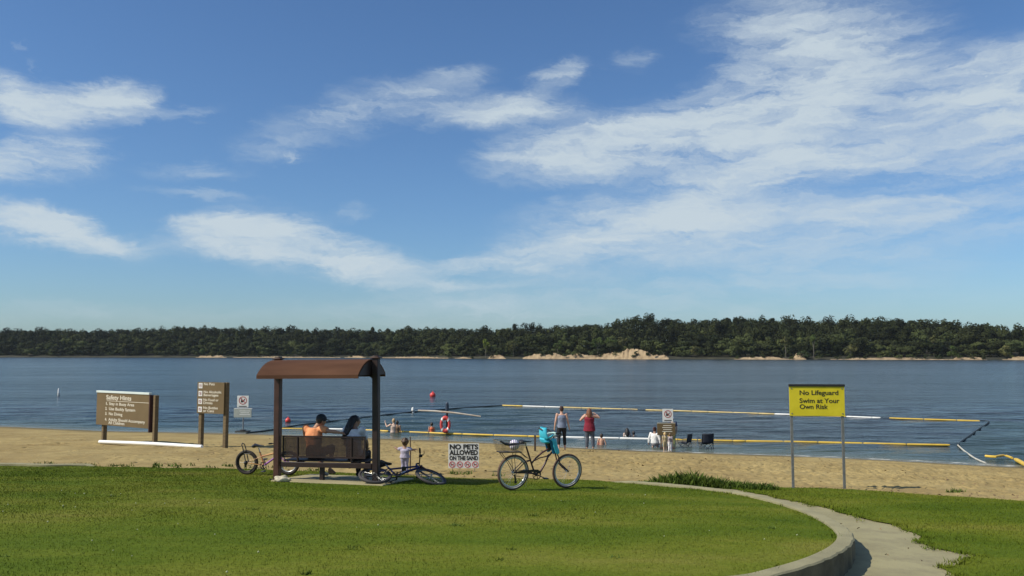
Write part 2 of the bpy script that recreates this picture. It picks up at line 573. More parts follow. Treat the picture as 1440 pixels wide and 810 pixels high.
# fine sheet in view (trodden with footprints), coarse apron around it
xs = np.arange(-31, 27.01, .055); ys = np.arange(13.5, 50.01, .055)
X, Y = np.meshgrid(xs, ys, indexing='ij')
Z = low(X, Y)
tt = np.clip((Y - YE(X)) / (YS(X) - YE(X)), -.5, 1.5)
amp = np.clip(1 - np.abs(tt - .42) / .62, 0, 1) ** .6
Zn = (fbm(X, Y, .35, 3, 3) - .5) * .12 + (fbm(X, Y, 1.6, 5, 3) - .5) * .055 * 1.2
Z = Z + Zn * amp
nf = 14000
fx = rng.uniform(-30, 26, nf); ft = rng.beta(1.4, 1.6, nf)
fy = YE(fx) + ft * (YS(fx) - YE(fx))
keep = rng.random(nf) < np.clip((fx + 16) / 18, .18, 1)
fx, fy = fx[keep], fy[keep]
for a, b in zip(fx, fy):
    i = int((a + 31) / .055); j = int((b - 13.5) / .055)
    if 5 < i < len(xs) - 6 and 5 < j < len(ys) - 6:
        sl = (slice(i - 5, i + 6), slice(j - 5, j + 6))
        th = rng.uniform(0, PI); dx = X[sl] - a; dy = Y[sl] - b
        u = dx * math.cos(th) + dy * math.sin(th); w = -dx * math.sin(th) + dy * math.cos(th)
        q = (u / .14) ** 2 + (w / .065) ** 2
        Z[sl] += (-.048 * np.exp(-q * 1.3) + .020 * np.exp(-(np.sqrt(q) - 1.5) ** 2 * 3)) * amp[sl] * rng.uniform(.5, 1.2)
sand = np_mesh('beach_sand', np.stack([X.ravel(), Y.ravel(), Z.ravel()], 1), grid_faces(len(xs), len(ys)), SAND, True, 'structure')
gx = np.concatenate([np.linspace(-400, -31, 40), np.linspace(-31, 27, 30)[1:-1], np.linspace(27, 400, 40)])
gy = np.concatenate([np.linspace(-150, 13.5, 40), np.linspace(13.5, 50, 20)[1:-1], np.linspace(50, 200, 20)])
X, Y = np.meshgrid(gx, gy, indexing='ij')
Zc = np.where((X > -32) & (X < 28) & (Y > 12.5) & (Y < 51), low(X, Y) - .35, low(X, Y) - .02)
ground = np_mesh('ground', np.stack([X.ravel(), Y.ravel(), Zc.ravel()], 1), grid_faces(len(gx), len(gy)), SAND, True, 'structure')

# lawn outline: along the beach edge, round the kerb bend, back past the camera
curb_px = [(880, 679.5), (930, 683), (985, 688.5), (1040, 696), (1085, 706), (1125, 719), (1155, 733), (1174, 746), (1181, 757),
           (1174, 769), (1150, 783), (1115, 796), (1060, 811), (1000, 826)]
curb_in = [on(a, b, highf) for a, b in curb_px]
beach_edge = [Vector((x, float(YE(x)) + .10 * math.sin(x * 1.7) + .07 * math.sin(x * 4.1 + 1), 0)) for x in np.arange(-22, curb_in[0].x - .3, .35)]
tail = [Vector((1.75, 6.0, 0)), Vector((1.45, 4.5, 0)), Vector((1.2, 2, 0)), Vector((1.1, -5, 0)), Vector((1.1, -40, 0))]


def spline(pts, step=.12):
    out = []
    P = [pts[0]] + list(pts) + [pts[-1]]
    for i in range(1, len(P) - 2):
        p0, p1, p2, p3 = P[i - 1:i + 3]
        n = max(2, int((p2 - p1).length / step))
        for k in range(n):
            t = k / n
            out.append(.5 * ((2 * p1) + (p2 - p0) * t + (2 * p0 - 5 * p1 + 4 * p2 - p3) * t * t + (3 * p1 - p0 - 3 * p2 + p3) * t ** 3))
    out.append(P[-2])
    return out


curb_line = spline([Vector((p.x, p.y, 0)) for p in curb_in] + tail[:3])
lawn_poly = [(-90, float(YE(-90))), (-45, float(YE(-45)))] + [(p.x, p.y) for p in beach_edge] + [(p.x, p.y) for p in curb_line] + \
            [(p.x, p.y) for p in tail[3:]] + [(-90, -40)]


def lawn_z(x, y):
    return high(x, y) + (fbm(x, y, .5, 11, 3) - .5) * .05


lawn = fill('lawn', lawn_poly, lawn_z, LAWN_MAT, .35)

CONC = pm('weathered concrete', (.40, .345, .24), .16, 1.3, .9, bump=.35, bscale=60)
CONC2 = pm('kerb concrete', (.27, .242, .135), .18, 2.2, .9, bump=.35, bscale=50)


def curb_section(line, wfn, topfn, botfn):
    vs = []; fs = []
    for i, p in enumerate(line):
        d = (line[min(i + 1, len(line) - 1)] - line[max(i - 1, 0)]).normalized()
        nrm = Vector((-d.y, d.x, 0))        # left of travel = outward (the line runs clockwise round the lawn)
        w = wfn(i, p) + .014 * math.sin(i * 2.3) * math.sin(i * .71)
        a = p - nrm * .03; b = p + nrm * w
        zt = topfn(p.x, p.y); zb = botfn(b.x, b.y)
        vs += [(a.x, a.y, zt - .25), (a.x, a.y, zt - .006), (a.x + nrm.x * .02, a.y + nrm.y * .02, zt), (b.x - nrm.x * .02, b.y - nrm.y * .02, zt),
               (b.x, b.y, zt - .015), (b.x, b.y, min(zb, zt - .04))]
    n = 6
    for i in range(len(line) - 1):
        for k in range(n - 1):
            fs.append((i * n + k, (i + 1) * n + k, (i + 1) * n + k + 1, i * n + k + 1))
    m = MB(); m.add(vs, fs)
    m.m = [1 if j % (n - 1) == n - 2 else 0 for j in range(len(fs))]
    return m


full_line = [p for p in beach_edge if p.x < curb_in[0].x - .5] + curb_line


def ctop(x, y):
    base = highf(x, y)
    dx = x - curb_in[0].x
    if dx < 0 and y > 15: # along the beach: mostly drifted over with sand, bare at the far left
        return base + (.05 if x < -10.2 else (-.06 if x < 2.0 else .015))
    return base + .035


kerb = curb_section(full_line, lambda i, p: .17, ctop, lambda x, y: lowf(x, y) - .12).obj('kerb', [CONC2, pm('shade darkened concrete', (.085, .074, .045), .3, 3.5, .95, c2=(.17, .15, .09), bump=.4, bscale=40)], smooth=True, angle=35)  # outer face gets a darker, mottled colour standing in for its shaded side
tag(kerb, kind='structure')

# path: from behind the lawn corner, round the kerb to the camera's right
out_px = [(850, 677.2), (930, 682), (985, 685), (1040, 691), (1080, 698.5), (1130, 709), (1200, 727), (1250, 739), (1290, 756), (1305, 770),
          (1345, 778), (1368, 785), (1352, 793), (1338, 800), (1345, 815)]
out_line = spline([Vector((*on(a, b, lowf)[:2], 0)) for a, b in out_px] + [Vector((4.6, 5, 0)), Vector((4.8, 0, 0)), Vector((4.8, -40, 0))], .25)
rag = [Vector((p.x + .05 * math.sin(i * 1.9) + .03 * math.sin(i * .7), p.y + .05 * math.sin(i * 1.3 + 1), 0)) for i, p in enumerate(out_line)]
path_poly = [(p.x + .4 * min(1, max(0, (i - 8) / 8)), p.y + .25 * min(1, max(0, (i - 8) / 8))) for i, p in enumerate(out_line)] + [(1.1, -40)] + [(p.x, p.y) for p in reversed(curb_line)]


def path_z(x, y): return low(x, y) + .012


def path_mat():
    m = pm('path concrete', (.295, .262, .140), .13, .9, .92, bump=.3, bscale=45, coords='Object')
    N, Lk, b = m.node_tree.nodes, m.node_tree.links, m.node_tree.nodes['Principled BSDF']
    src = b.inputs['Base Color'].links[0].from_socket
    g = N.new('ShaderNodeNewGeometry')
    v = N.new('ShaderNodeTexNoise'); v.inputs['Scale'].default_value = 2.4; v.inputs['Detail'].default_value = 8; v.inputs['Roughness'].default_value = .7
    Lk.new(g.outputs['Position'], v.inputs['Vector'])
    mr = N.new('ShaderNodeMapRange'); mr.inputs['From Min'].default_value = .47; mr.inputs['From Max'].default_value = .68
    mr.inputs['To Max'].default_value = .75
    Lk.new(v.outputs['Fac'], mr.inputs['Value'])
    mx = N.new('ShaderNodeMix'); mx.data_type = 'RGBA'
    Lk.new(mr.outputs[0], mx.inputs[0]); Lk.new(src, mx.inputs[6]); mx.inputs[7].default_value = (.20, .172, .10, 1)
    Lk.new(mx.outputs[2], b.inputs['Base Color'])
    return m


path = fill('path', path_poly, path_z, path_mat(), .3)

sand_px = [(1440, 706), (1370, 701), (1300, 697), (1240, 692.5), (1190, 689.5), (1150, 688), (1110, 687.5), (1075, 686.5), (1030, 683), (980, 680.5), (930, 679)]
far_r = [Vector((*on(a, b, lowf)[:2], 0)) for a, b in sand_px]
i0 = min(range(len(rag)), key=lambda i: (rag[i] - far_r[-1]).length)
right_poly = [(p.x, p.y) for p in rag[i0:]] + [(60, -40), (60, float(YE(60)))] + [(13, far_r[0].y - .3)] + [(p.x, p.y) for p in far_r]


def right_z(x, y): return low(x, y) + .028 + (fbm(x, y, .6, 21, 3) - .5) * .03


right_lawn = fill('lawn_verge', right_poly, right_z, LAWN_MAT, .35)

# grass blades as real faces, one object per lawn
def blades(name, poly, zfn, dens, hmin, hmax, wid, yr, mat, edge=None, xlim=(-14, 12)):
    x = rng.uniform(xlim[0], xlim[1], int(dens * (xlim[1] - xlim[0]) * (yr[1] - yr[0])))
    y = rng.uniform(yr[0], yr[1], len(x))
    k = (np.abs(x) < .63 * y + .8) & inside(poly, x, y)
    x, y = x[k], y[k]
    n = len(x)
    z = zfn(x, y)
    th = rng.uniform(0, 2 * PI, n); h = rng.uniform(hmin, hmax, n); w = wid * rng.uniform(.6, 1.3, n) * np.clip(y / 12, .7, 1.6)
    patch = fbm(x, y, .9, 31, 3)
    h = h * (.55 + .95 * patch)
    lx = rng.normal(0, .35, n) * h; ly = rng.normal(0, .35, n) * h
    c, s = np.cos(th) * w / 2, np.sin(th) * w / 2
    v = np.stack([np.stack([x - c, y - s, z - .008], 1), np.stack([x + c, y + s, z - .008], 1), np.stack([x + lx, y + ly, z + h], 1)], 1).reshape(-1, 3)
    f = np.arange(3 * n).reshape(-1, 3)
    return tag(np_mesh(name, v, f, mat), 'short mown grass blades covering the lawn', 'grass', kind='stuff')


BLADE = grass_mat('grass blades', 1.06, True)
blades('grass', lawn_poly, lawn_z, 1700, .006, .021, .010, (6.8, 22), BLADE)
g2 = blades('grass', right_poly, right_z, 1700, .010, .030, .010, (7.0, 18), BLADE, xlim=(2, 13))
tag(g2, 'short mown grass on the verge between path and sand')

# taller weeds along the far side of the path and tufts at the lawn edge
def weeds(name, spots, label, mat):
    V = []
    for (x, y, n, rad, h) in spots:
        for _ in range(n):
            a = rng.uniform(0, 2 * PI); r = rad * math.sqrt(rng.random())
            bx, by = x + r * math.cos(a), y + r * .5 * math.sin(a); bz = lowf(bx, by) + .01
            hh = h * rng.uniform(.4, 1.1); w = rng.uniform(.008, .018); t = rng.uniform(0, 2 * PI)
            dx, dy = math.cos(t) * w, math.sin(t) * w
            lx, ly = rng.normal(0, .4) * hh, rng.normal(0, .4) * hh
            V += [(bx - dx, by - dy, bz), (bx + dx, by + dy, bz), (bx + lx * .5 + dx * .6, by + ly * .5 + dy * .6, bz + hh * .65), (bx + lx, by + ly, bz + hh)]
    f = np.arange(len(V)).reshape(-1, 4)
    return tag(np_mesh(name, np.array(V), f, mat), label, 'weeds', kind='stuff')


WEED = pm('weed leaves', (.062, .115, .012), .5, 9, .7, c2=(.125, .18, .03), spec=.15)
sp = []
for px in range(905, 1085, 5):
    p = on(px, 681 + max(0, px - 930) * .066 + random.uniform(-.6, .6), lowf)
    hgt = .15 + .14 * math.exp(-((px - 975) / 35) ** 2) if px > 925 else .09
    sp.append((p.x, p.y, 90, .22, hgt * random.uniform(.75, 1.2)))
weeds('weeds', sp, 'taller unmown weeds growing along the far side of the path', WEED)
sp = []
for i in range(60):
    x = random.uniform(-13, -4); p = Vector((x, float(YE(x)) + random.uniform(.1, .9)))
    sp.append((p.x, p.y, random.randint(5, 16), .12, random.uniform(.05, .11)))
for px, py in [(655, 668), (640, 667), (700, 670), (1350, 693), (1340, 694)]:
    p = on(px, py, lowf); sp.append((p.x, p.y, 30, .15, .10))
weeds('weed_tufts', sp, 'scattered weed tufts in the sand along the lawn edge', WEED)

# leaf litter and pebbles on the sand
n = 4200
lx = rng.uniform(-14, 11, n); lt = np.concatenate([rng.beta(1.1, 3.2, n // 2), rng.uniform(0, .95, n - n // 2)])
ly = YE(lx) + lt * (YS(lx) - YE(lx)) + .1
kp = rng.random(n) < np.clip((lx + 14) / 20, .12, 1)
lx, ly = lx[kp], ly[kp]; n = len(lx); lz = low(lx, ly) + .012
th = rng.uniform(0, 2 * PI, n); a = rng.uniform(.015, .055, n); b = a * rng.uniform(.3, .8, n)
u = np.stack([np.cos(th) * a, np.sin(th) * a, rng.normal(0, .2, n) * a], 1); w = np.stack([-np.sin(th) * b, np.cos(th) * b, np.abs(rng.normal(.3, .4, n)) * b], 1)
c = np.stack([lx, ly, lz], 1)
V = np.stack([c - u, c - w * .2, c + u, c + w], 1).reshape(-1, 3)
tag(np_mesh('leaf_litter', V, np.arange(4 * n).reshape(-1, 4), pm('dry leaves', (.16, .10, .05), .6, 8, .9, c2=(.30, .2, .1), coords='Object')),
    'dry leaves and bits of bark scattered over the sand', 'debris', kind='stuff')


# clover heads on the lawn, grass creeping over the path edge, crumbs of leaf on the path
n = 150
x = rng.uniform(-9, 6, n); y = rng.uniform(7.5, 16, n) ; q = fbm(x, y, .45, 61, 3)
k = inside(lawn_poly, x, y) & (q > .50)
x, y = x[k], y[k]; z = lawn_z(x, y) + .028
base = np.array([[1, 0, 0], [0, 1, 0], [-1, 0, 0], [0, -1, 0], [0, 0, 1], [0, 0, -1]], float) * .011
V = (np.stack([x, y, z], 1)[:, None, :] + base[None] * rng.uniform(.6, 1.3, len(x))[:, None, None]).reshape(-1, 3)
F = (np.arange(len(x))[:, None, None] * 6 + np.array([[0, 1, 4], [1, 2, 4], [2, 3, 4], [3, 0, 4], [1, 0, 5], [2, 1, 5], [3, 2, 5], [0, 3, 5]])[None]).reshape(-1, 3)
tag(np_mesh('clover_flowers', V, F, pm('clover white', (.36, .38, .22), .15, 9, .8)), 'tiny pale clover heads dotted over the lawn', 'flowers', kind='stuff')


def tufts(name, spots, zfn, label, mat):
    V = []
    for (x, y, n, rad, h) in spots:
        for _ in range(n):
            a = rng.uniform(0, 2 * PI); r = rad * math.sqrt(rng.random())
            bx, by = x + r * math.cos(a), y + r * math.sin(a); bz = float(zfn(bx, by)) - .005
            hh = h * rng.uniform(.4, 1.1); w = rng.uniform(.004, .009); t = rng.uniform(0, 2 * PI)
            lx, ly = rng.normal(0, .55) * hh, rng.normal(0, .55) * hh
            V += [(bx - math.cos(t) * w, by - math.sin(t) * w, bz), (bx + math.cos(t) * w, by + math.sin(t) * w, bz), (bx + lx, by + ly, bz + hh)]
    return tag(np_mesh(name, np.array(V), np.arange(len(V)).reshape(-1, 3), mat), label, 'grass', kind='stuff')


sp = []
for p in rag[6:]:
    if p.y < 6: break
    for _ in range(3): sp.append((p.x + random.gauss(.0, .07), p.y + random.gauss(.0, .07), random.randint(8, 34), .09, random.uniform(.03, .075)))
tufts('edge_grass', sp, right_z, 'ragged grass tufts creeping over the right edge of the path', BLADE)
sp = []
for p in curb_line[::2]:
    if p.y < 6: break
    if random.random() < .75: sp.append((p.x - .06 + random.gauss(0, .03), p.y + random.gauss(0, .03), random.randint(6, 26), .07, random.uniform(.03, .065)))
tufts('kerb_grass', sp, lawn_z, 'grass tufts leaning over the inner edge of the kerb', BLADE)
sp = []
for _ in range(34):
    x, y = random.uniform(-8, 4), random.uniform(7.6, 15)
    if inside(lawn_poly, np.array([x]), np.array([y]))[0]: sp.append((x, y, random.randint(14, 40), random.uniform(.05, .12), random.uniform(.03, .06)))
tufts('lawn_weeds', sp, lawn_z, 'small darker broad leaved weeds scattered through the mown lawn', WEED)
n = 150
x = rng.uniform(2, 7.5, n); y = rng.uniform(7.5, 17, n); k = inside(path_poly, x, y); x, y = x[k], y[k]; n = len(x)
th = rng.uniform(0, 2 * PI, n); a = rng.uniform(.01, .035, n); b = a * rng.uniform(.25, .7, n); z = path_z(x, y) + .006
c = np.stack([x, y, z], 1); u = np.stack([np.cos(th) * a, np.sin(th) * a, 0 * a], 1); w = np.stack([-np.sin(th) * b, np.cos(th) * b, .012 + 0 * b], 1)
V = np.stack([c - u, c - w * .5, c + u, c + w], 1).reshape(-1, 3)
tag(np_mesh('path_litter', V, np.arange(4 * n).reshape(-1, 4), MATS['dry leaves']), 'bits of leaf and twig lying on the concrete path', 'debris', kind='stuff')

# ------------------------------------------------------------------ lake
def water_mat():
    m = bpy.data.materials.new('lake water')
    N, Lk, b = nodes_of(m)
    at_ = N.new('ShaderNodeAttribute'); at_.attribute_name = 'shallow'
    g = N.new('ShaderNodeNewGeometry')
    r = N.new('ShaderNodeValToRGB')
    cs = [(0.0, (.018, .029, .035)), (.35, (.030, .052, .050)), (.75, (.085, .105, .085)), (1.0, (.17, .15, .10))]
    e = r.color_ramp.elements
    while len(e) < 4: e.new(.5)
    for q, (p, c) in zip(e, cs): q.position = p; q.color = (*c, 1)
    Lk.new(at_.outputs['Fac'], r.inputs['Fac'])
    an = N.new('ShaderNodeAttribute'); an.attribute_name = 'net'
    mn = N.new('ShaderNodeMix'); mn.data_type = 'RGBA'; mn.inputs[7].default_value = (.024, .044, .042, 1)
    q3 = N.new('ShaderNodeMath'); q3.operation = 'MULTIPLY'; q3.inputs[1].default_value = .9; Lk.new(an.outputs['Fac'], q3.inputs[0])
    Lk.new(q3.outputs[0], mn.inputs[0]); Lk.new(r.outputs['Color'], mn.inputs[6]); Lk.new(mn.outputs[2], b.inputs['Base Color'])
    ml = N.new('ShaderNodeMapRange'); ml.inputs['To Min'].default_value = .27; ml.inputs['To Max'].default_value = .09
    Lk.new(an.outputs['Fac'], ml.inputs['Value']); Lk.new(ml.outputs[0], b.inputs['Specular IOR Level'])
    b.inputs['Roughness'].default_value = .16
    b.inputs['IOR'].default_value = 1.33
    def nz(scale, st, det, rot=0):
        mp = N.new('ShaderNodeMapping'); mp.inputs['Scale'].default_value = st; mp.inputs['Rotation'].default_value = (0, 0, rot)
        Lk.new(g.outputs['Position'], mp.inputs['Vector'])
        n = N.new('ShaderNodeTexNoise'); n.inputs['Scale'].default_value = scale; n.inputs['Detail'].default_value = det
        n.inputs['Roughness'].default_value = .6
        Lk.new(mp.outputs[0], n.inputs['Vector']); return n.outputs['Fac']
    def mul(a, k):
        q = N.new('ShaderNodeMath'); q.operation = 'MULTIPLY'
        Lk.new(a, q.inputs[0])
        if isinstance(k, float): q.inputs[1].default_value = k
        else: Lk.new(k, q.inputs[1])
        return q.outputs[0]
    def add(a, c):
        q = N.new('ShaderNodeMath'); q.operation = 'ADD'; Lk.new(a, q.inputs[0]); Lk.new(c, q.inputs[1]); return q.outputs[0]
    h = add(mul(nz(1.0, (.55, 1.5, 1), 5, .12), .55), mul(nz(.25, (.5, 1.6, 1), 3, -.1), 1.2))
    gust = nz(.035, (.4, 1.5, 1), 4, .05)
    gm = N.new('ShaderNodeMapRange'); gm.inputs['From Min'].default_value = .35; gm.inputs['From Max'].default_value = .65
    gm.inputs['To Min'].default_value = .55; gm.inputs['To Max'].default_value = 1.25
    Lk.new(gust, gm.inputs['Value'])
    h = mul(h, gm.outputs[0])
    bp = N.new('ShaderNodeBump'); bp.inputs['Strength'].default_value = 1.0; bp.inputs['Distance'].default_value = .50
    Lk.new(h, bp.inputs['Height']); Lk.new(bp.outputs[0], b.inputs['Normal'])
    # a thin broken line of foam where the ripples reach the sand
    at2 = N.new('ShaderNodeAttribute'); at2.attribute_name = 'foam'
    fn = nz(1.6, (1, 2.5, 1), 5)
    fm = N.new('ShaderNodeMapRange'); fm.inputs['From Min'].default_value = .50; fm.inputs['From Max'].default_value = .60
    Lk.new(fn, fm.inputs['Value'])
    ff = mul(at2.outputs['Fac'], fm.outputs[0])
    d = N.new('ShaderNodeBsdfDiffuse'); d.inputs['Color'].default_value = (.62, .62, .58, 1)
    ms = N.new('ShaderNodeMixShader'); Lk.new(ff, ms.inputs[0]); Lk.new(b.outputs[0], ms.inputs[1]); Lk.new(d.outputs[0], ms.inputs[2])
    Lk.new(ms.outputs[0], N['Material Output'].inputs['Surface'])
    return m


xs = np.arange(-45, 45.01, .20); ys = np.arange(26, 70.01, .20)
X, Y = np.meshgrid(xs, ys, indexing='ij')
dep = Y - YS(X)
edge = (fbm(X, Y, .5, 41, 3) - .5) * .8
wav = (.030 * np.sin(2.1 * Y + .25 * X + 3 * fbm(X, Y, .2, 43, 2)) + .020 * np.sin(3.7 * Y - .6 * X + 4 * fbm(X, Y, .3, 44, 2)) + .05 * (fbm(X * .45, Y, 1.4, 45, 3) - .5))
fade = np.clip(dep / 3, 0, 1) * np.clip((70 - Y) / 12, 0, 1) * np.clip((45 - np.abs(X)) / 8, 0, 1)
Z = wav * fade
V1 = np.stack([X.ravel(), Y.ravel(), Z.ravel()], 1); F1 = grid_faces(len(xs), len(ys))
sh1 = np.exp(-np.clip(dep + edge, 0, None) / 3.2).ravel()
fo1 = (np.exp(-((dep - .35 + edge * .8) / .16) ** 2) * np.clip((X + 4) / 10, 0, 1)).ravel()
gx = np.array([-2500, -1200, -600, -300, -150, -45, 45, 150, 300, 600, 1200, 2500], float)
gy = np.array([26, 70, 140, 260, 420, 620, 850, 1200], float)
X, Y = np.meshgrid(gx, gy, indexing='ij')
V2 = np.stack([X.ravel(), Y.ravel(), np.zeros(X.size)], 1); F2 = grid_faces(len(gx), len(gy))
cen = V2[F2].mean(1)
F2 = F2[~((np.abs(cen[:, 0]) < 45) & (cen[:, 1] < 70))]
netL = [plane_pt(a, b, 0)[:2] for a, b in [(346, 609.2), (380, 605), (420, 598), (480, 591), (560, 581.5), (640, 574.5), (706, 570.3), (800, 574), (760, 596), (640, 611), (480, 604), (392, 603)]]
netR = [plane_pt(a, b, 0)[:2] for a, b in [(1391, 592.5), (1376, 604), (1362, 614), (1347, 626), (1356, 634), (1372, 645), (1388, 652), (1440, 655), (1490, 650), (1500, 615), (1450, 598), (1410, 592)]]
nt = np.maximum(.8 * inside(netL, V1[:, 0], V1[:, 1]), 1.0 * inside(netR, V1[:, 0], V1[:, 1])).astype(float).reshape(len(xs), len(ys))
for _ in range(2): nt[1:-1, 1:-1] = (nt[1:-1, 1:-1] * 2 + nt[:-2, 1:-1] + nt[2:, 1:-1] + nt[1:-1, :-2] + nt[1:-1, 2:]) / 6
lake = np_mesh('lake_water', np.concatenate([V1, V2]), np.concatenate([F1, F2 + len(V1)]), water_mat(), True, 'structure')
sh = np.concatenate([sh1, np.zeros(len(V2))]).astype(np.float32); fo = np.concatenate([fo1, np.zeros(len(V2))]).astype(np.float32)
net_ = np.concatenate([nt.ravel(), np.zeros(len(V2))]).astype(np.float32)
for nm, arr in (('shallow', sh), ('foam', fo), ('net', net_)):
    A = lake.data.attributes.new(nm, 'FLOAT', 'POINT'); A.data.foreach_set('value', arr)

# ------------------------------------------------------------------ far shore
far_px = [(-400, 501.8), (0, 502.4), (300, 502.8), (500, 503.2), (740, 504.6), (940, 505.2), (1200, 505.8), (1440, 506.2), (1900, 506.6)]
top_px = [(-400, 463), (0, 462), (100, 462.5), (200, 460.5), (270, 458), (380, 459.5), (500, 461.5), (600, 459.5), (700, 459.5), (760, 456.5), (800, 454.5),
          (850, 453), (880, 446.5), (905, 444.5), (960, 446.5), (1010, 445.5), (1100, 443.5), (1150, 448), (1250, 446.5), (1310, 447), (1350, 455.5),
          (1400, 461), (1440, 464), (1900, 470)]
far_d = interp([(a, plane_pt(a, b, 0).y) for a, b in far_px])
top_y = interp(top_px)


def far_base(px, off):
    """height of the far ground at a picture column's bearing and a distance behind its shoreline"""
    d = far_d(px) + off
    zt = EYE + (HORIZON - top_y(px)) / FPX * (far_d(px) + 110)
    back = np.maximum(zt - 17.5, 5.5)
    q = np.clip((off - 6) / 105, 0, 1); q = q * q * (3 - 2 * q)
    return np.clip(off * .3, -2, 1.3) + (back - 1.3) * q


pxs = np.arange(-700, 2140, 10.0); offs = np.array([-20, -3, 0, 2, 5, 10, 20, 35, 50, 65, 80, 100, 130, 180, 300, 600, 1500], float)
P, O = np.meshgrid(pxs, offs, indexing='ij')
D = far_d(P) + O
Zf = far_base(P, O) + np.where(O > 8, (value_noise(P, O, .05, 3) - .5) * 1.5, 0)
Xf = (P - CX) / FPX * D * 1.003
EARTH = pm('far shore earth', (.022, .024, .012), .35, .12, .95, c2=(.05, .045, .022))
far_land = np_mesh('far_shore_terrain', np.stack([Xf.ravel(), D.ravel(), Zf.ravel()], 1), grid_faces(len(pxs), len(offs)), EARTH, True, 'structure')

# pale sandy bank and eroded bluffs along the waterline
bank = [(278, 322, 2.0), (330, 480, .8), (486, 516, 1.4), (535, 632, 1.2), (640, 664, .9), (686, 712, 2.2), (735, 940, 6.2),
        (1030, 1112, 1.5), (1112, 1132, 3.6), (1165, 1330, 1.1), (1330, 1385, 1.6), (1405, 1460, 1.8)]
BLUFF = pm('eroded sandstone bank', (.30, .205, .115), .3, .3, .95, c2=(.45, .335, .20), stretch=(1, 1, .35))
V = []; F = []
for (a, b, h) in bank:
    cols = np.arange(a, b + .1, 1.2); o = len(V)
    for i, px in enumerate(cols):
        t = (px - a) / (b - a)
        ridge = float(np.interp(px, [735, 748, 757, 768, 780, 792, 800, 812, 824, 836, 850, 862, 874, 884, 893, 902, 914, 926, 933, 940], [.12, .42, .62, .36, .58, .30, .40, .55, .38, .34, .50, .66, .72, 1.0, .96, .80, .58, .34, .40, .1])) if b - a > 190 else None
        env = min(1, 6 * t, 6 * (1 - t)) * (.35 + .65 * math.sin(PI * min(1, max(0, t))) ** .8)
        hh = max(.35, h * env * (.62 + .7 * float(fbm(px, 0.0, .11, 51, 3)) + .3 * (random.random() - .5)))
        if ridge is not None: hh = h * ridge * (.86 + .28 * float(fbm(px, 0.0, .3, 52, 2)) + .16 * (random.random() - .5))
        for (off, zz) in ((-1.5, -.3), (.2, .35), (2.0 + random.uniform(-.6, .6), hh * .55), (4.2 + random.uniform(-1, 1), hh), (8, hh * .8), (13, .5)):
            d = float(far_d(px)) + off - 1.0
            V.append(((px - CX) / FPX * d * 1.003, d, zz))
    nc = len(cols)
    F += [tuple(o + x for x in f) for f in grid_faces(nc, 6)]
bl = np_mesh('far_shore_bank', np.array(V), np.array(F), BLUFF, False, 'structure')


def crown(cx, cy, cz, rw, rh, n, size, tall=False):
    """leaf clumps: quads scattered on several lobes, facing roughly outwards"""
    nl = rng.integers(5, 9)
    lob = []
    for _ in range(nl):
        a = rng.uniform(0, 2 * PI); q = rng.uniform(.15, .62)
        zz = rng.uniform(-.62, .60)
        lr = rng.uniform(.36, .56) * (1 - .35 * abs(zz))
        lob.append((math.cos(a) * q * rw * (1 - .4 * max(zz, 0)), math.sin(a) * q * rw * (1 - .4 * max(zz, 0)), zz * rh, lr * rw, lr * rh * .8))
    L = np.array(lob)[rng.integers(0, nl, n)]
    d = rng.normal(size=(n, 3)); d /= np.linalg.norm(d, axis=1)[:, None]
    rr = rng.uniform(.72, 1.08, n)[:, None]
    p = L[:, :3] + d * np.stack([L[:, 3], L[:, 3], L[:, 4]], 1) * rr + np.array([cx, cy, cz])
    nm = d + rng.normal(size=(n, 3)) * .30; nm /= np.linalg.norm(nm, axis=1)[:, None]
    up = np.where(np.abs(nm[:, 2:3]) < .9, np.array([[0, 0, 1.]]), np.array([[1., 0, 0]]))
    u = np.cross(nm, up); u /= np.linalg.norm(u, axis=1)[:, None]; w = np.cross(nm, u)
    s = (size * rng.uniform(.6, 1.3, n))[:, None]; t = rng.uniform(0, PI, n)[:, None]
    u2 = (u * np.cos(t) + w * np.sin(t)) * s; w2 = (-u * np.sin(t) + w * np.cos(t)) * s * .8
    return np.stack([p - u2, p - w2 * .9, p + u2, p + w2], 1).reshape(-1, 3)


def leaf_mat(name, c, var=.5, scale=.09):
    m = pm(name, c, var, scale, .8, c2=[x * (1 + var) for x in c], spec=.12, coords='Object')
    return m


def leaf_world(name, c1, c2, scale):
    m = pm(name, c1, .3, scale, .8, c2=c2, spec=.12)
    N, Lk = m.node_tree.nodes, m.node_tree.links
    g = N.new('ShaderNodeNewGeometry')
    for n in N:
        if n.type == 'TEX_NOISE': Lk.new(g.outputs['Position'], n.inputs['Vector'])
    return m


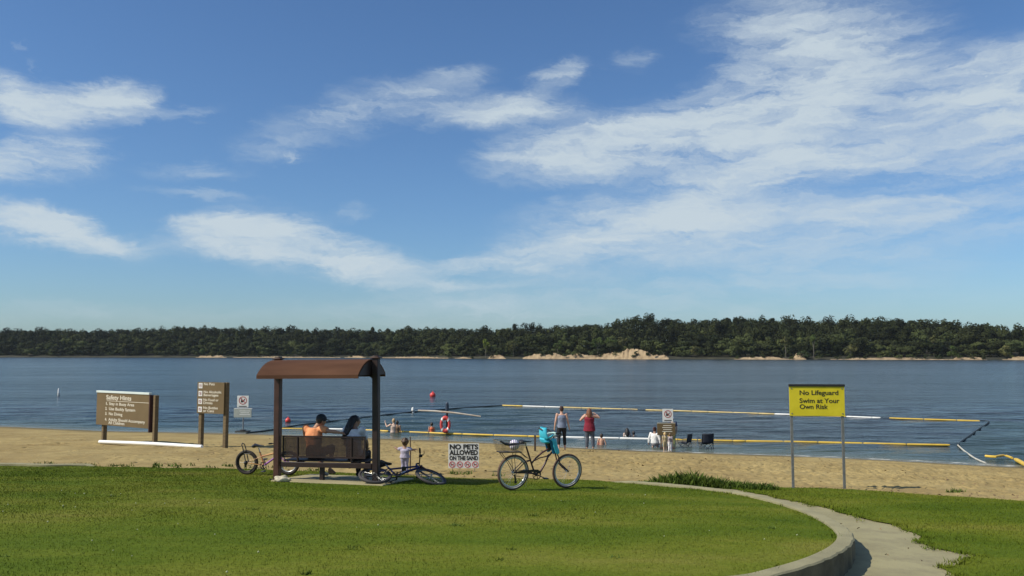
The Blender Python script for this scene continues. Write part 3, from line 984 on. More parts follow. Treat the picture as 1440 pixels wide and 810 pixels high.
FOREST = leaf_world('forest foliage', (.015, .023, .008), (.046, .053, .017), .035)
chunks = []; tones = []
offrows = [(13, 5.5, 9), (20, 6.0, 13), (32, 6.5, 17), (46, 7, 17), (62, 7, 17), (78, 7, 17), (94, 6, 17.5), (106, 5.0, 17), (116, 4.6, 17)]
for (off, sp_, hh) in offrows:
    px = -230.0
    while px < 1680:
        d = float(far_d(px)) + off + random.uniform(-5, 5)
        h = hh * random.uniform(.72, 1.28)
        zb = float(far_base(px, off))
        w = random.uniform(5.0, 9.6)
        if off > 100:  # skyline row follows the photographed tree line
            zt = EYE + (HORIZON - float(top_y(px)) + random.uniform(-1.7, .2)) / FPX * d
            h = max(9, zt - zb); 
            w *= random.uniform(.75, 1.0)
        x = (px - CX) / FPX * d
        vis = 900 if off < 45 else 560; tone = (1.35 if off < 25 else 1.0) * random.choice((.5, .7, .85, 1.0, 1.2, 1.6)) * random.uniform(.85, 1.15)
        chunks.append(crown(x, d, zb + h * .54, w, h * .47, vis, .56)); tones.append((tone, vis))
        if off < 25:  # undergrowth skirt
            chunks.append(crown(x + random.uniform(-4, 4), d - 4, zb + 2.0, 4.5, 2.4, 90, .5)); tones.append((tone * 1.1, 90))
        px += sp_ * random.uniform(.7, 1.3) * FPX / d
V = np.concatenate(chunks)
g_ = FOREST.node_tree
for px in list(np.arange(742, 936, 13)) + list(np.arange(1030, 1400, 21)) + list(np.arange(300, 720, 33)):
    d = float(far_d(px)) + random.uniform(-1.2, 3.5)
    chunks.append(crown((px + random.uniform(-6, 6) - CX) / FPX * d, d, random.uniform(.6, 2.2) + (1.5 if 740 < px < 936 else 0), random.uniform(1.2, 3.4), random.uniform(.8, 2.0), 110, .34)); tones.append((random.uniform(1.0, 2.0), 110))
V = np.concatenate(chunks)
forest = np_mesh('forest', V, np.arange(len(V)).reshape(-1, 4), FOREST)
A = forest.data.attributes.new('tone', 'FLOAT', 'POINT')
A.data.foreach_set('value', np.concatenate([np.full(k_ * 4, t_, np.float32) for t_, k_ in tones]))
pb = g_.nodes['Principled BSDF']; src = pb.inputs['Base Color'].links[0].from_socket
an_ = g_.nodes.new('ShaderNodeAttribute'); an_.attribute_name = 'tone'
mt = g_.nodes.new('ShaderNodeMix'); mt.data_type = 'RGBA'; mt.blend_type = 'MULTIPLY'; mt.inputs[0].default_value = 1
g_.links.new(src, mt.inputs[6]); g_.links.new(an_.outputs['Fac'], mt.inputs[7]); g_.links.new(mt.outputs[2], pb.inputs['Base Color'])
tag(forest, 'dense dark green deciduous wood covering the far shore', 'forest', kind='stuff')

BARK = pm('grey bark', (.10, .085, .065), .3, .8, .9, c2=(.18, .16, .13))
LEAFS = {
    'bright': leaf_world('bright yellow green leaves', (.11, .15, .015), (.20, .24, .035), .2),
    'mid': leaf_world('mid green leaves', (.045, .075, .018), (.095, .125, .032), .15),
    'dark': leaf_world('dark green leaves', (.022, .038, .015), (.05, .07, .024), .15),
    'olive': leaf_world('olive leaves', (.070, .078, .024), (.13, .125, .045), .15)}


def tree(px, h, w, kind, label, off=1.0, cat='tree', group='trees standing out on the far shore', crown_frac=.62, bare=False, name='tree'):
    d = float(far_d(px)) + off; zb = max(.3, float(far_base(px, max(off, 0))) - .2)
    t = thing(name, label, cat, ((px - CX) / FPX * d, d, zb), 0, group)
    m = MB()
    lean = random.uniform(-.04, .04) * h
    m.tube([(0, 0, -.5), (lean * .4, 0, h * .35), (lean, 0, h * .8)], [h * .016, h * .013, h * .006], 7)
    for q in range(5):
        a = random.uniform(0, 2 * PI); z0 = h * random.uniform(.35, .65)
        m.tube([(lean * z0 / h, 0, z0), (math.cos(a) * w * .35, math.sin(a) * w * .35, z0 + h * .12), (math.cos(a) * w * .6, math.sin(a) * w * .6, z0 + h * .22)],
               [h * .009, h * .006, h * .003], 5)
    m.obj('trunk', BARK, t)
    V = crown(lean * .7, 0, h * (1 - crown_frac * .5), w, h * crown_frac * .52, 120 if bare else 420, .42)
    o = np_mesh('crown', V, np.arange(len(V)).reshape(-1, 4), LEAFS[kind]); o.parent = t
    return t


tree(683, 13, 3.4, 'bright', 'bright yellow green tree standing alone in front of the dark wood', 2.5)
tree(840, 13, 4.5, 'mid', 'mid green tree above the left end of the tallest sandy bluff', 7)
tree(858, 14, 4.8, 'mid', 'leafy green tree just left of the tallest sandy bluff peak', 10)
tree(876, 13.5, 4.6, 'olive', 'olive green tree directly behind the tallest sandy bluff peak', 13)
tree(784, 11, 4.6, 'mid', 'rounded green tree behind the sandy bank left of the tall bluff', 9)
tree(722, 11, 5.0, 'olive', 'wide olive green tree beside the small bluff right of the bright tree', 4)
tree(286, 7, 3.8, 'mid', 'small rounded tree on the left sandy spit beyond the brown rule sign', 3, crown_frac=.8)
tree(300, 5, 3.4, 'olive', 'low olive bush on the left sandy spit', 2, cat='bush', name='bush', crown_frac=.9)
tree(178, 12, 3.8, 'olive', 'pale olive tree in the dark wood above the safety hints sign', 5)
tree(1104, 13, 2.8, 'olive', 'thin tree with pale trunk left of the yellow sign', 4, crown_frac=.55, bare=False)
tree(1143, 14, 2.8, 'mid', 'tall tree with long bare trunk above the yellow sign', 5, crown_frac=.5)
tree(1312, 13, 2.8, 'olive', 'pale trunked tree at the right under the highest skyline', 7, crown_frac=.5)
tree(1126, 6, 6.0, 'dark', 'dark spreading bush overhanging the water above the yellow sign', 1.5, cat='bush', name='bush', crown_frac=.95)
tree(1336, 7.5, 4.6, 'mid', 'broad green bush on the shore towards the right edge', 3, cat='bush', name='bush', crown_frac=.9)
tree(1412, 8, 4.4, 'olive', 'olive shore bush nearest the right end of the far bank', 3, cat='bush', name='bush', crown_frac=.9)
tree(1195, 8, 5, 'olive', 'olive green bush behind the sandy strip right of the yellow sign', 6, cat='bush', name='bush', crown_frac=.9)
tree(975, 8, 4.4, 'olive', 'olive bush right of the tall bluff behind a small white rock', 4, cat='bush', name='bush', crown_frac=.9)

# ------------------------------------------------------------------ colours of the furniture
BROWN = pm('brown steel paint', (.055, .022, .015), .25, 5, .45, c2=(.075, .032, .021), spec=.5)
ROOFM = pm('brown roof steel', (.080, .036, .020), .16, 1.3, .85, c2=(.112, .053, .030), spec=.15, stretch=(.6, 3, 1))
DARKB = pm('dark brown steel', (.019, .008, .007), .3, 5, .5, c2=(.030, .013, .010))
BLACK = pm('black rubber', (.016, .015, .014), .3, 20, .6)
BLACKP = pm('black plastic', (.022, .021, .022), .3, 20, .4)
STEEL = pm('bright steel', (.55, .55, .56), .12, 30, .3, .9)
GALV = pm('galvanised post', (.25, .24, .235), .2, 14, .5, .6)
WHITE = pm('white sign paint', (.74, .74, .71), .07, 4, .5)
WOODB = pm('brown stained wood', (.135, .092, .042), .25, 3, .8, c2=(.18, .125, .06), bump=.2, stretch=(1, 1, 6))
SIGNB = pm('brown sign face', (.132, .088, .034), .08, 2, .7, c2=(.150, .100, .042))
CREAM = pm('cream lettering', (.70, .64, .52), .05, 10, .6)
YELL = pm('yellow sign face', (.66, .53, .012), .08, 3.5, .5, c2=(.74, .60, .025))
INK = pm('black ink', (.018, .016, .014), .1, 10, .6)
RED = pm('red sign ink', (.55, .04, .05), .1, 10, .55)

# ------------------------------------------------------------------ shelter with bench
pl = on(390, 675.0, highf)
SH_RZ = math.radians(-14)
k_ = (531 - CX) / FPX / 1.0035
q_ = (k_ * pl.y - pl.x) / (math.cos(SH_RZ) - k_ * math.sin(SH_RZ))
pr = Vector((pl.x + q_ * math.cos(SH_RZ), pl.y + q_ * math.sin(SH_RZ), 0)); pr.z = highf(pr.x, pr.y)
mid = (pl + pr) / 2; ax = (pr - pl); ax.z = 0
HALF = ax.length / 2
SH_Z = mid.z - .02
shelter = thing('bench_shelter', 'brown steel bench with curved roof on two posts at the lawn edge', 'shelter', (mid.x, mid.y, SH_Z), SH_RZ)
shelter.rotation_euler.y = math.radians(-.7)
PH = EYE - (504.5 - HORIZON) / FPX * mid.y - SH_Z      # post height
for sgn in (-1, 1):
    m = MB()
    m.box((sgn * HALF, 0, PH / 2 - .1), (.125, .14, PH + .2))
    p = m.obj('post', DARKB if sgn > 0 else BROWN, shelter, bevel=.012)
    m = MB(); m.box((sgn * HALF, 0, PH + .012), (.19, .19, .03)); m.box((sgn * HALF, 0, PH + .035), (.12, .12, .03))
    m.obj('post_cap', BROWN, p, bevel=.006)
    m = MB(); m.box((sgn * HALF, 0, .035), (.27, .27, .03))
    for a in (-1, 1):
        for b in (-1, 1): m.tube([(sgn * HALF + a * .1, b * .1, .04), (sgn * HALF + a * .1, b * .1, .075)], .014, 6)
    m.obj('base_plate', DARKB, p)
    m = MB()    # gusset bracket under the roof
    for b in (-1, 1):
        m.prism([(sgn * (HALF - .06), PH - .42), (sgn * (HALF - .06), PH - .22), (sgn * (HALF - .30), PH - .22)], b * .03 - .006, b * .03 + .006)
    m.obj('bracket', DARKB, p, smooth=False)
# curved roof
RD, RISE = .69, .30
rad = (RD * RD + RISE * RISE) / (2 * RISE); aa = math.asin(RD / rad)
XL, XR = -HALF - .10, HALF - .085
m = MB(); pr_ = []
NA = 18
for th in (0, .035):
    for i in range(NA + 1):
        t = -aa + 2 * aa * i / NA
        pr_.append((math.sin(t) * (rad - th), PH - .015 - rad + math.cos(t) * (rad - th)))
    if th == 0: pr_ += [(RD, PH - .015 - RISE - .075)]
for (y, z) in (): pass
out = pr_[:NA + 1] + [(RD + .002, PH - RISE - .085), (RD - .028, PH - RISE - .085)] + pr_[NA + 2:][::-1] + [(-RD + .028, PH - RISE - .085), (-RD - .002, PH - RISE - .085)]
n = len(out)
vs = [(XL, y, z) for y, z in out] + [(XR, y, z) for y, z in out]
fs = [tuple(range(n)), tuple(range(2 * n - 1, n - 1, -1))] + [(i, n + i, n + (i + 1) % n, (i + 1) % n) for i in range(n)]
m.add(vs, fs)
roof = m.obj('roof', ROOFM, shelter, angle=30)
for xe in (XL + .004, XR - .004):
    m = MB(); arc = [(math.sin(-aa + 2 * aa * i / NA) * (rad - .036), PH - .015 - rad + math.cos(-aa + 2 * aa * i / NA) * (rad - .036)) for i in range(NA + 1)]
    arc = arc + [(RD - .03, PH - RISE - .03), (-RD + .03, PH - RISE - .03)]
    n = len(arc)
    m.add([(xe - .008, y, z) for y, z in arc] + [(xe + .008, y, z) for y, z in arc],
          [tuple(range(n)), tuple(range(2 * n - 1, n - 1, -1))] + [(i, n + i, n + (i + 1) % n, (i + 1) % n) for i in range(n)])
    m.obj('end_panel', DARKB, roof, smooth=False)
m = MB()
for sgn in (-.34, .34): m.box((0, sgn, PH - RISE + .07), (2 * HALF - .25, .05, .05))
m.obj('purlin', DARKB, roof)
# bench: beam between the posts, perforated back, slatted seat
m = MB(); m.box((0, .0, .36), (2 * HALF - .17, .07, .10)); m.obj('beam', DARKB, shelter, bevel=.006)
BX0, BX1 = -HALF + .10, HALF - .24
m = MB()
for z in (.515, .925): m.box(((BX0 + BX1) / 2, .02, z), (BX1 - BX0, .035, .035))
for x in (BX0 + .018, BX1 - .018): m.box((x, .02, .72), (.035, .034, .375))
nv = int((BX1 - BX0 - .07) / .026)
for i in range(1, nv): m.box((BX0 + .035 + i * (BX1 - BX0 - .07) / nv, .02, .72), (.0165, .008, .377))
for i in range(1, 15): m.box(((BX0 + BX1) / 2, .02, .532 + i * .376 / 15), (BX1 - BX0 - .06, .007, .0145))
m.obj('backrest', DARKB, shelter, smooth=False)
m = MB()
for i in range(11): m.box(((BX0 + BX1) / 2, .10 + i * .04, .43), (BX1 - BX0, .028, .03))
m.obj('seat', DARKB, shelter, smooth=False)
for x in (BX0 + .35, BX1 - .3):
    m = MB(); m.tube([(x, .02, .36), (x, .02, .5), (x, .02, .93)], .022, 8); m.box((x, .28, .40), (.05, .5, .035)); m.obj('bench_bracket', DARKB, shelter)
for x in (BX0 + .86, BX1 - .02):
    m = MB(); m.box((x, .10, .16), (.085, .085, .40)); m.box((x, .10, .01), (.17, .17, .02)); m.obj('leg', DARKB, shelter, bevel=.006)

# concrete slab beneath it
m = MB()
Rz = Matrix.Rotation(SH_RZ, 3, 'Z')
gv = []
for (a, b) in ((-HALF + .05, -.36), (HALF + .30, -.36), (HALF + .30, 1.35), (-HALF + .05, 1.35)):
    q = Rz @ Vector((a, b, 0)) + mid
    gv.append(Vector((q.x, q.y, highf(q.x, q.y) + .030)))
m.add([v for v in gv] + [v - Vector((0, 0, .18)) for v in gv], [(0, 1, 2, 3), (7, 6, 5, 4), (0, 4, 5, 1), (1, 5, 6, 2), (2, 6, 7, 3), (3, 7, 4, 0)])
tag(m.obj('concrete_slab', pm('slab concrete', (.33, .285, .155), .12, 2, .9, bump=.3), smooth=False, bevel=.02), kind='structure')
# pale stone at the left post's foot
m = MB(); m.ball((0, 0, .035), (.17, .11, .075), 12)
rk = blend(m, .02, 2)
rk.v = [(x + .02 * math.sin(z * 60 + y * 30), y, z + .012 * math.sin(x * 40)) for x, y, z in rk.v]
ro = rk.obj('stone', pm('pale stone', (.52, .46, .34), .3, 9, .9, bump=.5)); ro.location = on(397, 677.5, highf) + Vector((0, -.02, .02))
tag(ro, 'pale flat stone at the foot of the left shelter post', 'stone')
m = MB(); m.prism([(-.07, 0), (.10, 0), (.09, .03), (.01, .10), (-.05, .14), (-.07, .10)], -.05, .05)
bg_ = m.obj('bag', pm('dark cloth', (.035, .022, .016), .3, 10, .9), bevel=.015); bg_.location = on(466, 668, highf) + Vector((0, 0, .03))
tag(bg_, 'small dark bag on the slab under the bench', 'bag')


# ------------------------------------------------------------------ people
def V3(*a): return Vector(a)


STAND = dict(pel=(0, 0, .93), wai=(0, 0, 1.08), che=(0, -.01, 1.26), nek=(0, -.015, 1.42), hed=(0, .02, 1.565),
             shL=(-.175, -.01, 1.365), elL=(-.225, -.02, 1.10), wrL=(-.24, .05, .87), haL=(-.245, .075, .79),
             shR=(.175, -.01, 1.365), elR=(.225, -.02, 1.10), wrR=(.24, .05, .87), haR=(.245, .075, .79),
             hiL=(-.09, 0, .90), knL=(-.095, .02, .49), anL=(-.10, -.015, .085), toL=(-.115, .15, .03),
             hiR=(.09, 0, .90), knR=(.095, .02, .49), anR=(.10, -.015, .085), toR=(.115, .15, .03))
EYEM = pm('eye dark', (.02, .015, .012), .1, 10, .3)


def person(label, loc, rz=0, s=1.0, joints=None, skin=(.45, .27, .19), hair=(.03, .02, .015), hairstyle='short', top=None, topstyle='short',
           hem=.0, bottom=None, leg=1.0, shoes=None, head=1.0, girth=1.0, yaw=0.0, pitch=0.0, cap=None, group=None, voxel=.013, topmat=None, no_legs=False):
    J = dict(STAND)
    if joints: J.update(joints)
    J = {k: Vector(v) * s for k, v in J.items()}
    g = girth * s
    root = thing('person', label, 'person', loc, rz, group)
    sm = pm('skin %.3f %.3f %.3f' % skin, skin, .10, 7, .55)
    R = Euler((pitch, 0, yaw)).to_matrix()

    def hp(x, y, z): return J['hed'] + R @ (Vector((x, y, z)) * s * head)

    b = MB()
    side = (J['shR'] - J['shL']).normalized()
    spine = [J['pel'] - (J['wai'] - J['pel']) * .45, J['pel'], J['wai'], J['che'], (J['shL'] + J['shR']) / 2 + (J['nek'] - J['che']) * .12]

    def torso(mb, inf, pts, rw, fl):
        mb.tube(pts, [r * g + inf for r in rw], 16, flat=fl, wide=side)
    torso(b, 0, spine, [.10, .158, .128, .150, .115], [.8, .72, .74, .72, .62])
    b.ball(spine[1], (.15 * g, .105 * g, .11 * g), 12); b.ball(J['che'], (.145 * g, .10 * g, .12 * g), 12)
    b.limb([J['nek'] - (J['nek'] - J['che']) * .25, J['hed'] - (J['hed'] - J['nek']) * .3], [.058 * g, .05 * s * head], 10)
    hr = s * head
    b.ball(J['hed'], (.075 * hr, .094 * hr, .108 * hr), 16, R)
    b.ball(hp(0, .035, -.06), (.052 * hr, .055 * hr, .055 * hr), 10, R)
    b.ball(hp(0, .098, -.018), (.014 * hr, .022 * hr, .024 * hr), 8, R)
    for q in (-1, 1): b.ball(hp(q * .078, -.002, -.012), (.013 * hr, .02 * hr, .03 * hr), 8, R)
    for q in 'LR':
        sh, e_, w_, h_ = J['sh' + q], J['el' + q], J['wr' + q], J['ha' + q]
        b.limb([J['che'] + (sh - J['che']) * .55, sh, (sh + e_) / 2, e_, (e_ + w_) / 2, w_], [.06 * g, .058 * g, .047 * g, .038 * g, .037 * g, .025 * g])
        b.limb([w_, w_ + (h_ - w_) * .8], [.026 * s, .030 * s])
        if not no_legs:
            hi, kn, an, to = J['hi' + q], J['kn' + q], J['an' + q], J['to' + q]
            b.limb([hi, hi + (kn - hi) * .45, kn, kn + (an - kn) * .35, an], [.088 * g, .074 * g, .053 * g, .054 * g, .034 * g])
            b.limb([an - (to - an) * .22 - V3(0, 0, .035 * s), to], [.036 * s, .028 * s])
    body = blend(b, voxel * max(s, .55), 4)
    for q in 'LR':      # fingers, bent a little, thumb off the side of the palm
        w_, h_ = J['wr' + q], J['ha' + q]
        d = (h_ - w_).normalized()
        lat = V3(0, 1, 0) - d * d.y
        lat = lat.normalized() if lat.length > .2 else (V3(1, 0, 0) - d * d.x).normalized()
        pal = d.cross(lat)
        pal = pal if pal.dot(J['pel'] - h_) > 0 else -pal
        for i, ln in enumerate((.068, .078, .072, .056)):
            o = h_ - d * .03 * s + lat * (.0255 - .017 * i) * s
            body.tube([o, o + d * ln * .5 * s, o + (d * ln * .85 + pal * .02) * s, o + (d * ln + pal * .036) * s], [.0095 * s, .0088 * s, .0078 * s, .005 * s], 6)
        o = w_ + (h_ - w_) * .3 + lat * .024 * s
        body.tube([o, o + (d * .025 + lat * .025) * s, o + (d * .055 + lat * .034 + pal * .012) * s], [.012 * s, .011 * s, .007 * s], 6)
    body.obj('body', sm, root, angle=180)
    for q in (-1, 1):
        m = MB(); m.ball(hp(q * .030, .083, .012), .011 * hr, 8); m.obj('eye', EYEM, root)
    # clothes
    if top is not None:
        c = MB(); inf = .016 * s
        low_ = J['pel'] + (J['pel'] - J['wai']) * hem
        pts = [low_, J['pel'] + (J['wai'] - J['pel']) * .2, J['wai'], J['che'], spine[4] - (J['nek'] - J['che']) * (.02 if topstyle != 'tank' else .22)]
        torso(c, inf, pts, [.165 + max(0, hem) * .02, .165, .14, .158, .118], [.74, .74, .76, .74, .64])
        for q in 'LR':
            sh, e_, w_ = J['sh' + q], J['el' + q], J['wr' + q]
            if topstyle == 'tank': c.limb([J['che'] + (sh - J['che']) * .35, J['che'] + (sh - J['che']) * .72 + V3(0, 0, .018 * s)], [.075 * g, .045 * g])
            elif topstyle == 'short': c.limb([J['che'] + (sh - J['che']) * .5, sh, sh + (e_ - sh) * .55], [.078 * g, .074 * g, .066 * g])
            else: c.limb([J['che'] + (sh - J['che']) * .5, sh, e_, e_ + (w_ - e_) * .8], [.078 * g, .072 * g, .054 * g, .044 * g])
        blend(c, voxel * max(s, .55) * 1.1, 3).obj('shirt', topmat or pm('cloth %.3f %.3f %.3f' % top, top, .22, 9, .9, bump=.9, bscale=11), root, angle=180)
    if bottom is not None:
        c = MB()
        torso(c, .013 * s, [spine[0], spine[1], J['pel'] + (J['wai'] - J['pel']) * .55], [.115, .162, .148], [.82, .76, .76])
        c.ball(spine[1] - (J['wai'] - J['pel']) * .2, (.165 * g, .12 * g, .12 * g), 12)
        for q in 'LR':
            hi, kn, an = J['hi' + q], J['kn' + q], J['an' + q]
            full = [hi, hi + (kn - hi) * .45, kn, kn + (an - kn) * .4, an]
            rr = [.102 * g, .088 * g, .066 * g, .066 * g, .052 * g]
            tot = leg * 2
            P_, Q_ = [full[0]], [rr[0]]
            for i, tl in ((1, .45), (2, 1.0), (3, 1.4), (4, 2.0)):
                if tot >= tl: P_.append(full[i]); Q_.append(rr[i])
                else:
                    pt = (.45, 1.0, 1.4, 2.0)[i - 2] if i > 1 else 0
                    f_ = (tot - pt) / (tl - pt)
                    if f_ > .05: P_.append(full[i - 1] + (full[i] - full[i - 1]) * f_); Q_.append(rr[i - 1] + (rr[i] - rr[i - 1]) * f_)
                    break
            c.limb(P_, Q_)
        blend(c, voxel * max(s, .55) * 1.1, 3).obj('shorts' if leg < .6 else 'trousers', pm('cloth %.3f %.3f %.3f' % bottom, bottom, .22, 9, .9, bump=.9, bscale=11), root, angle=180)
    if shoes is not None:
        for q in 'LR':
            an, to = J['an' + q], J['to' + q]
            c = MB(); c.limb([an - (to - an) * .25 - V3(0, 0, .035 * s), to + (to - an) * .08], [.046 * s, .036 * s])
            blend(c, .011, 3).obj('shoe', pm('shoe %.3f' % shoes[0], shoes, .2, 12, .7), root, angle=180)
    # hair and cap
    hm = pm('hair %.3f %.3f %.3f' % hair, hair, .4, 18, .55, c2=[x * 1.9 for x in hair], stretch=(1, 1, .25))
    c = MB()
    c.ball(hp(0, -.018, .018), (.088 * hr, .098 * hr, .108 * hr), 14, R)
    if hairstyle == 'long':
        c.limb([hp(0, -.06, .02), hp(0, -.085, -.10), hp(0, -.085, -.22), hp(0, -.08, -.32)], [.085 * hr, .098 * hr, .10 * hr, .05 * hr])
        for q in (-1, 1): c.limb([hp(q * .05, -.03, 0), hp(q * .085, -.04, -.12), hp(q * .08, -.05, -.25)], [.055 * hr, .05 * hr, .04 * hr])
    elif hairstyle == 'wavy':
        c.limb([hp(0, -.05, .03), hp(.02, -.10, -.05), hp(.04, -.15, -.15), hp(.05, -.19, -.27), hp(.05, -.19, -.38)],
               [.088 * hr, .082 * hr, .070 * hr, .058 * hr, .03 * hr])
        c.limb([hp(.06, -.08, -.02), hp(.11, -.13, -.14), hp(.12, -.17, -.25)], [.05 * hr, .05 * hr, .03 * hr])
        for k in range(5): c.ball(hp(.03 + .05 * (k % 2), -.16 - .015 * k, -.10 - .06 * k), .045 * hr, 8)
    elif hairstyle == 'bun':
        c.ball(hp(0, -.09, .075), .04 * hr, 10); c.ball(hp(0, -.05, -.03), (.07 * hr, .06 * hr, .06 * hr), 10, R)
    elif hairstyle == 'curly':
        for k in range(26):
            a, q = rng.uniform(0, 2 * PI), rng.uniform(-.1, 1)
            c.ball(hp(.085 * math.cos(a) * math.sqrt(1 - q * q * .9), -.02 + .095 * math.sin(a) * math.sqrt(1 - q * q * .9), .02 + .10 * q), .032 * hr, 6)
    else:
        c.ball(hp(0, -.05, -.035), (.068 * hr, .055 * hr, .06 * hr), 10, R)
    blend(c, .011, 2).obj('hair', hm, root, angle=180)
    if cap is not None:
        c = MB(); n_ = 14
        c.ball(hp(0, -.008, .045), (.095 * hr, .110 * hr, .095 * hr), 14, R)
        c.tube([hp(0, .07, .045), hp(0, .13, .035), hp(0, .185, .02)], [.075 * hr, .072 * hr, .045 * hr], 12, flat=.12, wide=R @ V3(1, 0, 0))
        blend(c, .010, 2).obj('cap', pm('cap %.3f' % cap[0], cap, .2, 10, .8), root, angle=180)
    return root


def shelter_pt(x, y, z=0): return Rz @ Vector((x, y, 0)) + Vector((mid.x, mid.y, SH_Z + z))


SEAT = dict(pel=(0, .0, .54), wai=(0, -.05, .68), che=(0, -.05, .91), nek=(0, -.01, 1.085), hed=(0, .06, 1.20),
            shL=(-.18, -.045, 1.035), shR=(.18, -.045, 1.035), elL=(-.24, .05, .73), wrL=(-.16, .26, .62), haL=(-.13, .33, .60),
            elR=(.24, .05, .73), wrR=(.16, .26, .62), haR=(.13, .33, .60),
            hiL=(-.09, .02, .52), knL=(-.11, .43, .53), anL=(-.10, .42, .11), toL=(-.11, .58, .04),
            hiR=(.09, .02, .52), knR=(.11, .43, .53), anR=(.10, .42, .11), toR=(.11, .58, .04))
man = dict(SEAT)
man.update(nek=(.035, -.0, 1.08), hed=(.10, .07, 1.185), elL=(-.23, .10, .80), wrL=(-.10, .30, .66), haL=(-.06, .37, .64), elR=(.40, -.17, 1.0), wrR=(.66, -.25, .985), haR=(.74, -.26, .98), shR=(.18, -.06, 1.03),
           hiR=(.09, .02, .52), knR=(.16, .45, .60), anR=(-.12 + .20, .60, .38), toR=(.24, .70, .33), anL=(-.02, .40, .11), toL=(.0, .56, .04))
person('seated man in orange shirt and dark cap with arm along the bench back', shelter_pt(-.43, .33), SH_RZ, 1.03, man, skin=(.36, .19, .12), hair=(.02, .015, .012),
       top=(.78, .30, .13), topstyle='short', bottom=(.035, .028, .026), leg=.62, shoes=(.30, .27, .25), yaw=-.75, pitch=-.18, cap=(.018, .024, .034), girth=1.08)
wom = dict(SEAT)
wom.update(hed=(-.02, .07, 1.20), elR=(.22, .10, .76))
person('seated woman with long wavy black hair and white shirt on the bench', shelter_pt(.47, .33), SH_RZ, 1.02, wom, skin=(.30, .17, .115), hair=(.010, .009, .010), hairstyle='wavy',
       top=(.62, .64, .70), topstyle='short', bottom=(.020, .016, .018), leg=.95, shoes=(.02, .018, .018), yaw=-.85, pitch=-.12)

# walkers at the water's edge
p = on(790, 634, lowf)
w1j = dict(elL=(-.235, -.03, 1.10), wrL=(-.265, .03, .86), haL=(-.27, .05, .78), elR=(.235, -.03, 1.10), wrR=(.285, .04, .88), haR=(.31, .07, .81),
           anL=(-.13, -.10, .12), toL=(-.145, .06, .03), knL=(-.11, .0, .49), anR=(.13, .07, .085), toR=(.145, .23, .03), knR=(.11, .07, .5))
person('woman in grey tank top and black capri trousers facing the water', p, .05, .975, w1j, skin=(.56, .33, .24), hair=(.035, .014, .010), hairstyle='bun',
       top=(.19, .225, .32), topstyle='tank', hem=.45, bottom=(.012, .013, .016), leg=.80)
p = on(829, 631.5, lowf)
w2j = dict(elL=(-.36, .02, 1.19), wrL=(-.24, .20, 1.36), haL=(-.17, .22, 1.42), elR=(.40, .03, 1.30), wrR=(.24, .17, 1.44), haR=(.17, .20, 1.48),
           anL=(-.11, .0, .085), toL=(-.12, .16, .03), anR=(.15, -.06, .10), toR=(.17, .1, .03), knR=(.13, .0, .49))
person('woman with long auburn hair and dark red top raising her hands', p, -.08, .965, w2j, skin=(.55, .32, .23), hair=(.15, .055, .020), hairstyle='long',
       top=(.20, .012, .030), topstyle='tank', hem=1.25, bottom=(.075, .085, .11), leg=.98, girth=1.26)
SIT = dict(pel=(0, 0, .12), wai=(0, -.02, .25), che=(0, .0, .43), nek=(0, .01, .58), hed=(0, .05, .72), shL=(-.17, .0, .53), shR=(.17, .0, .53),
           elL=(-.25, -.03, .30), wrL=(-.28, -.02, .10), haL=(-.29, .03, .045), elR=(.25, -.03, .30), wrR=(.28, -.02, .10), haR=(.29, .03, .045),
           hiL=(-.09, .05, .11), knL=(-.16, .40, .28), anL=(-.14, .68, .09), toL=(-.15, .82, .10), hiR=(.09, .05, .11), knR=(.16, .40, .28), anR=(.14, .68, .09), toR=(.15, .82, .10))
p = on(846, 629.5, lowf)
person('bare backed child in dark red shorts sitting on the wet sand', p, 0, .68, SIT, skin=(.54, .30, .20), hair=(.03, .018, .012), hairstyle='short', bottom=(.22, .05, .035), leg=.35, head=1.25, voxel=.012)
p = on(566, 671, highf)
tod = dict(elL=(-.42, .02, 1.30), wrL=(-.56, .06, 1.40), haL=(-.64, .07, 1.43), elR=(.42, .02, 1.28), wrR=(.58, .08, 1.30), haR=(.66, .1, 1.30),
           shL=(-.18, 0, 1.34), shR=(.18, 0, 1.34), hed=(0, .03, 1.66), anL=(-.13, .0, .085), toL=(-.15, .15, .03), anR=(.13, .0, .085), toR=(.15, .15, .03))
TB = on(569, 667.5, lowf)
person('toddler in pale lilac clothes with both arms stretched out', TB + V3(0, 0, .02), -.1, .43, tod, skin=(.32, .18, .13), hair=(.055, .028, .014), hairstyle='curly', top=(.40, .36, .46),
       topstyle='short', hem=.5, bottom=(.30, .28, .40), leg=.9, head=1.95, girth=1.55, shoes=(.3, .28, .35), voxel=.016)


# bathers, standing in the water to the chest
def bather(px, py, label, s, skin, hair, top=None, rz=0, joints=None, sink=.72, head=1.15, style='short'):
    q = plane_pt(px, py, 0)
    return person(label, (q.x, q.y, -sink * s * 1.3), rz, s, joints, skin=skin, hair=hair, top=top, topstyle='tank', bottom=(.05, .06, .1), leg=.4, head=head, hairstyle=style, group='bathers in the lake')


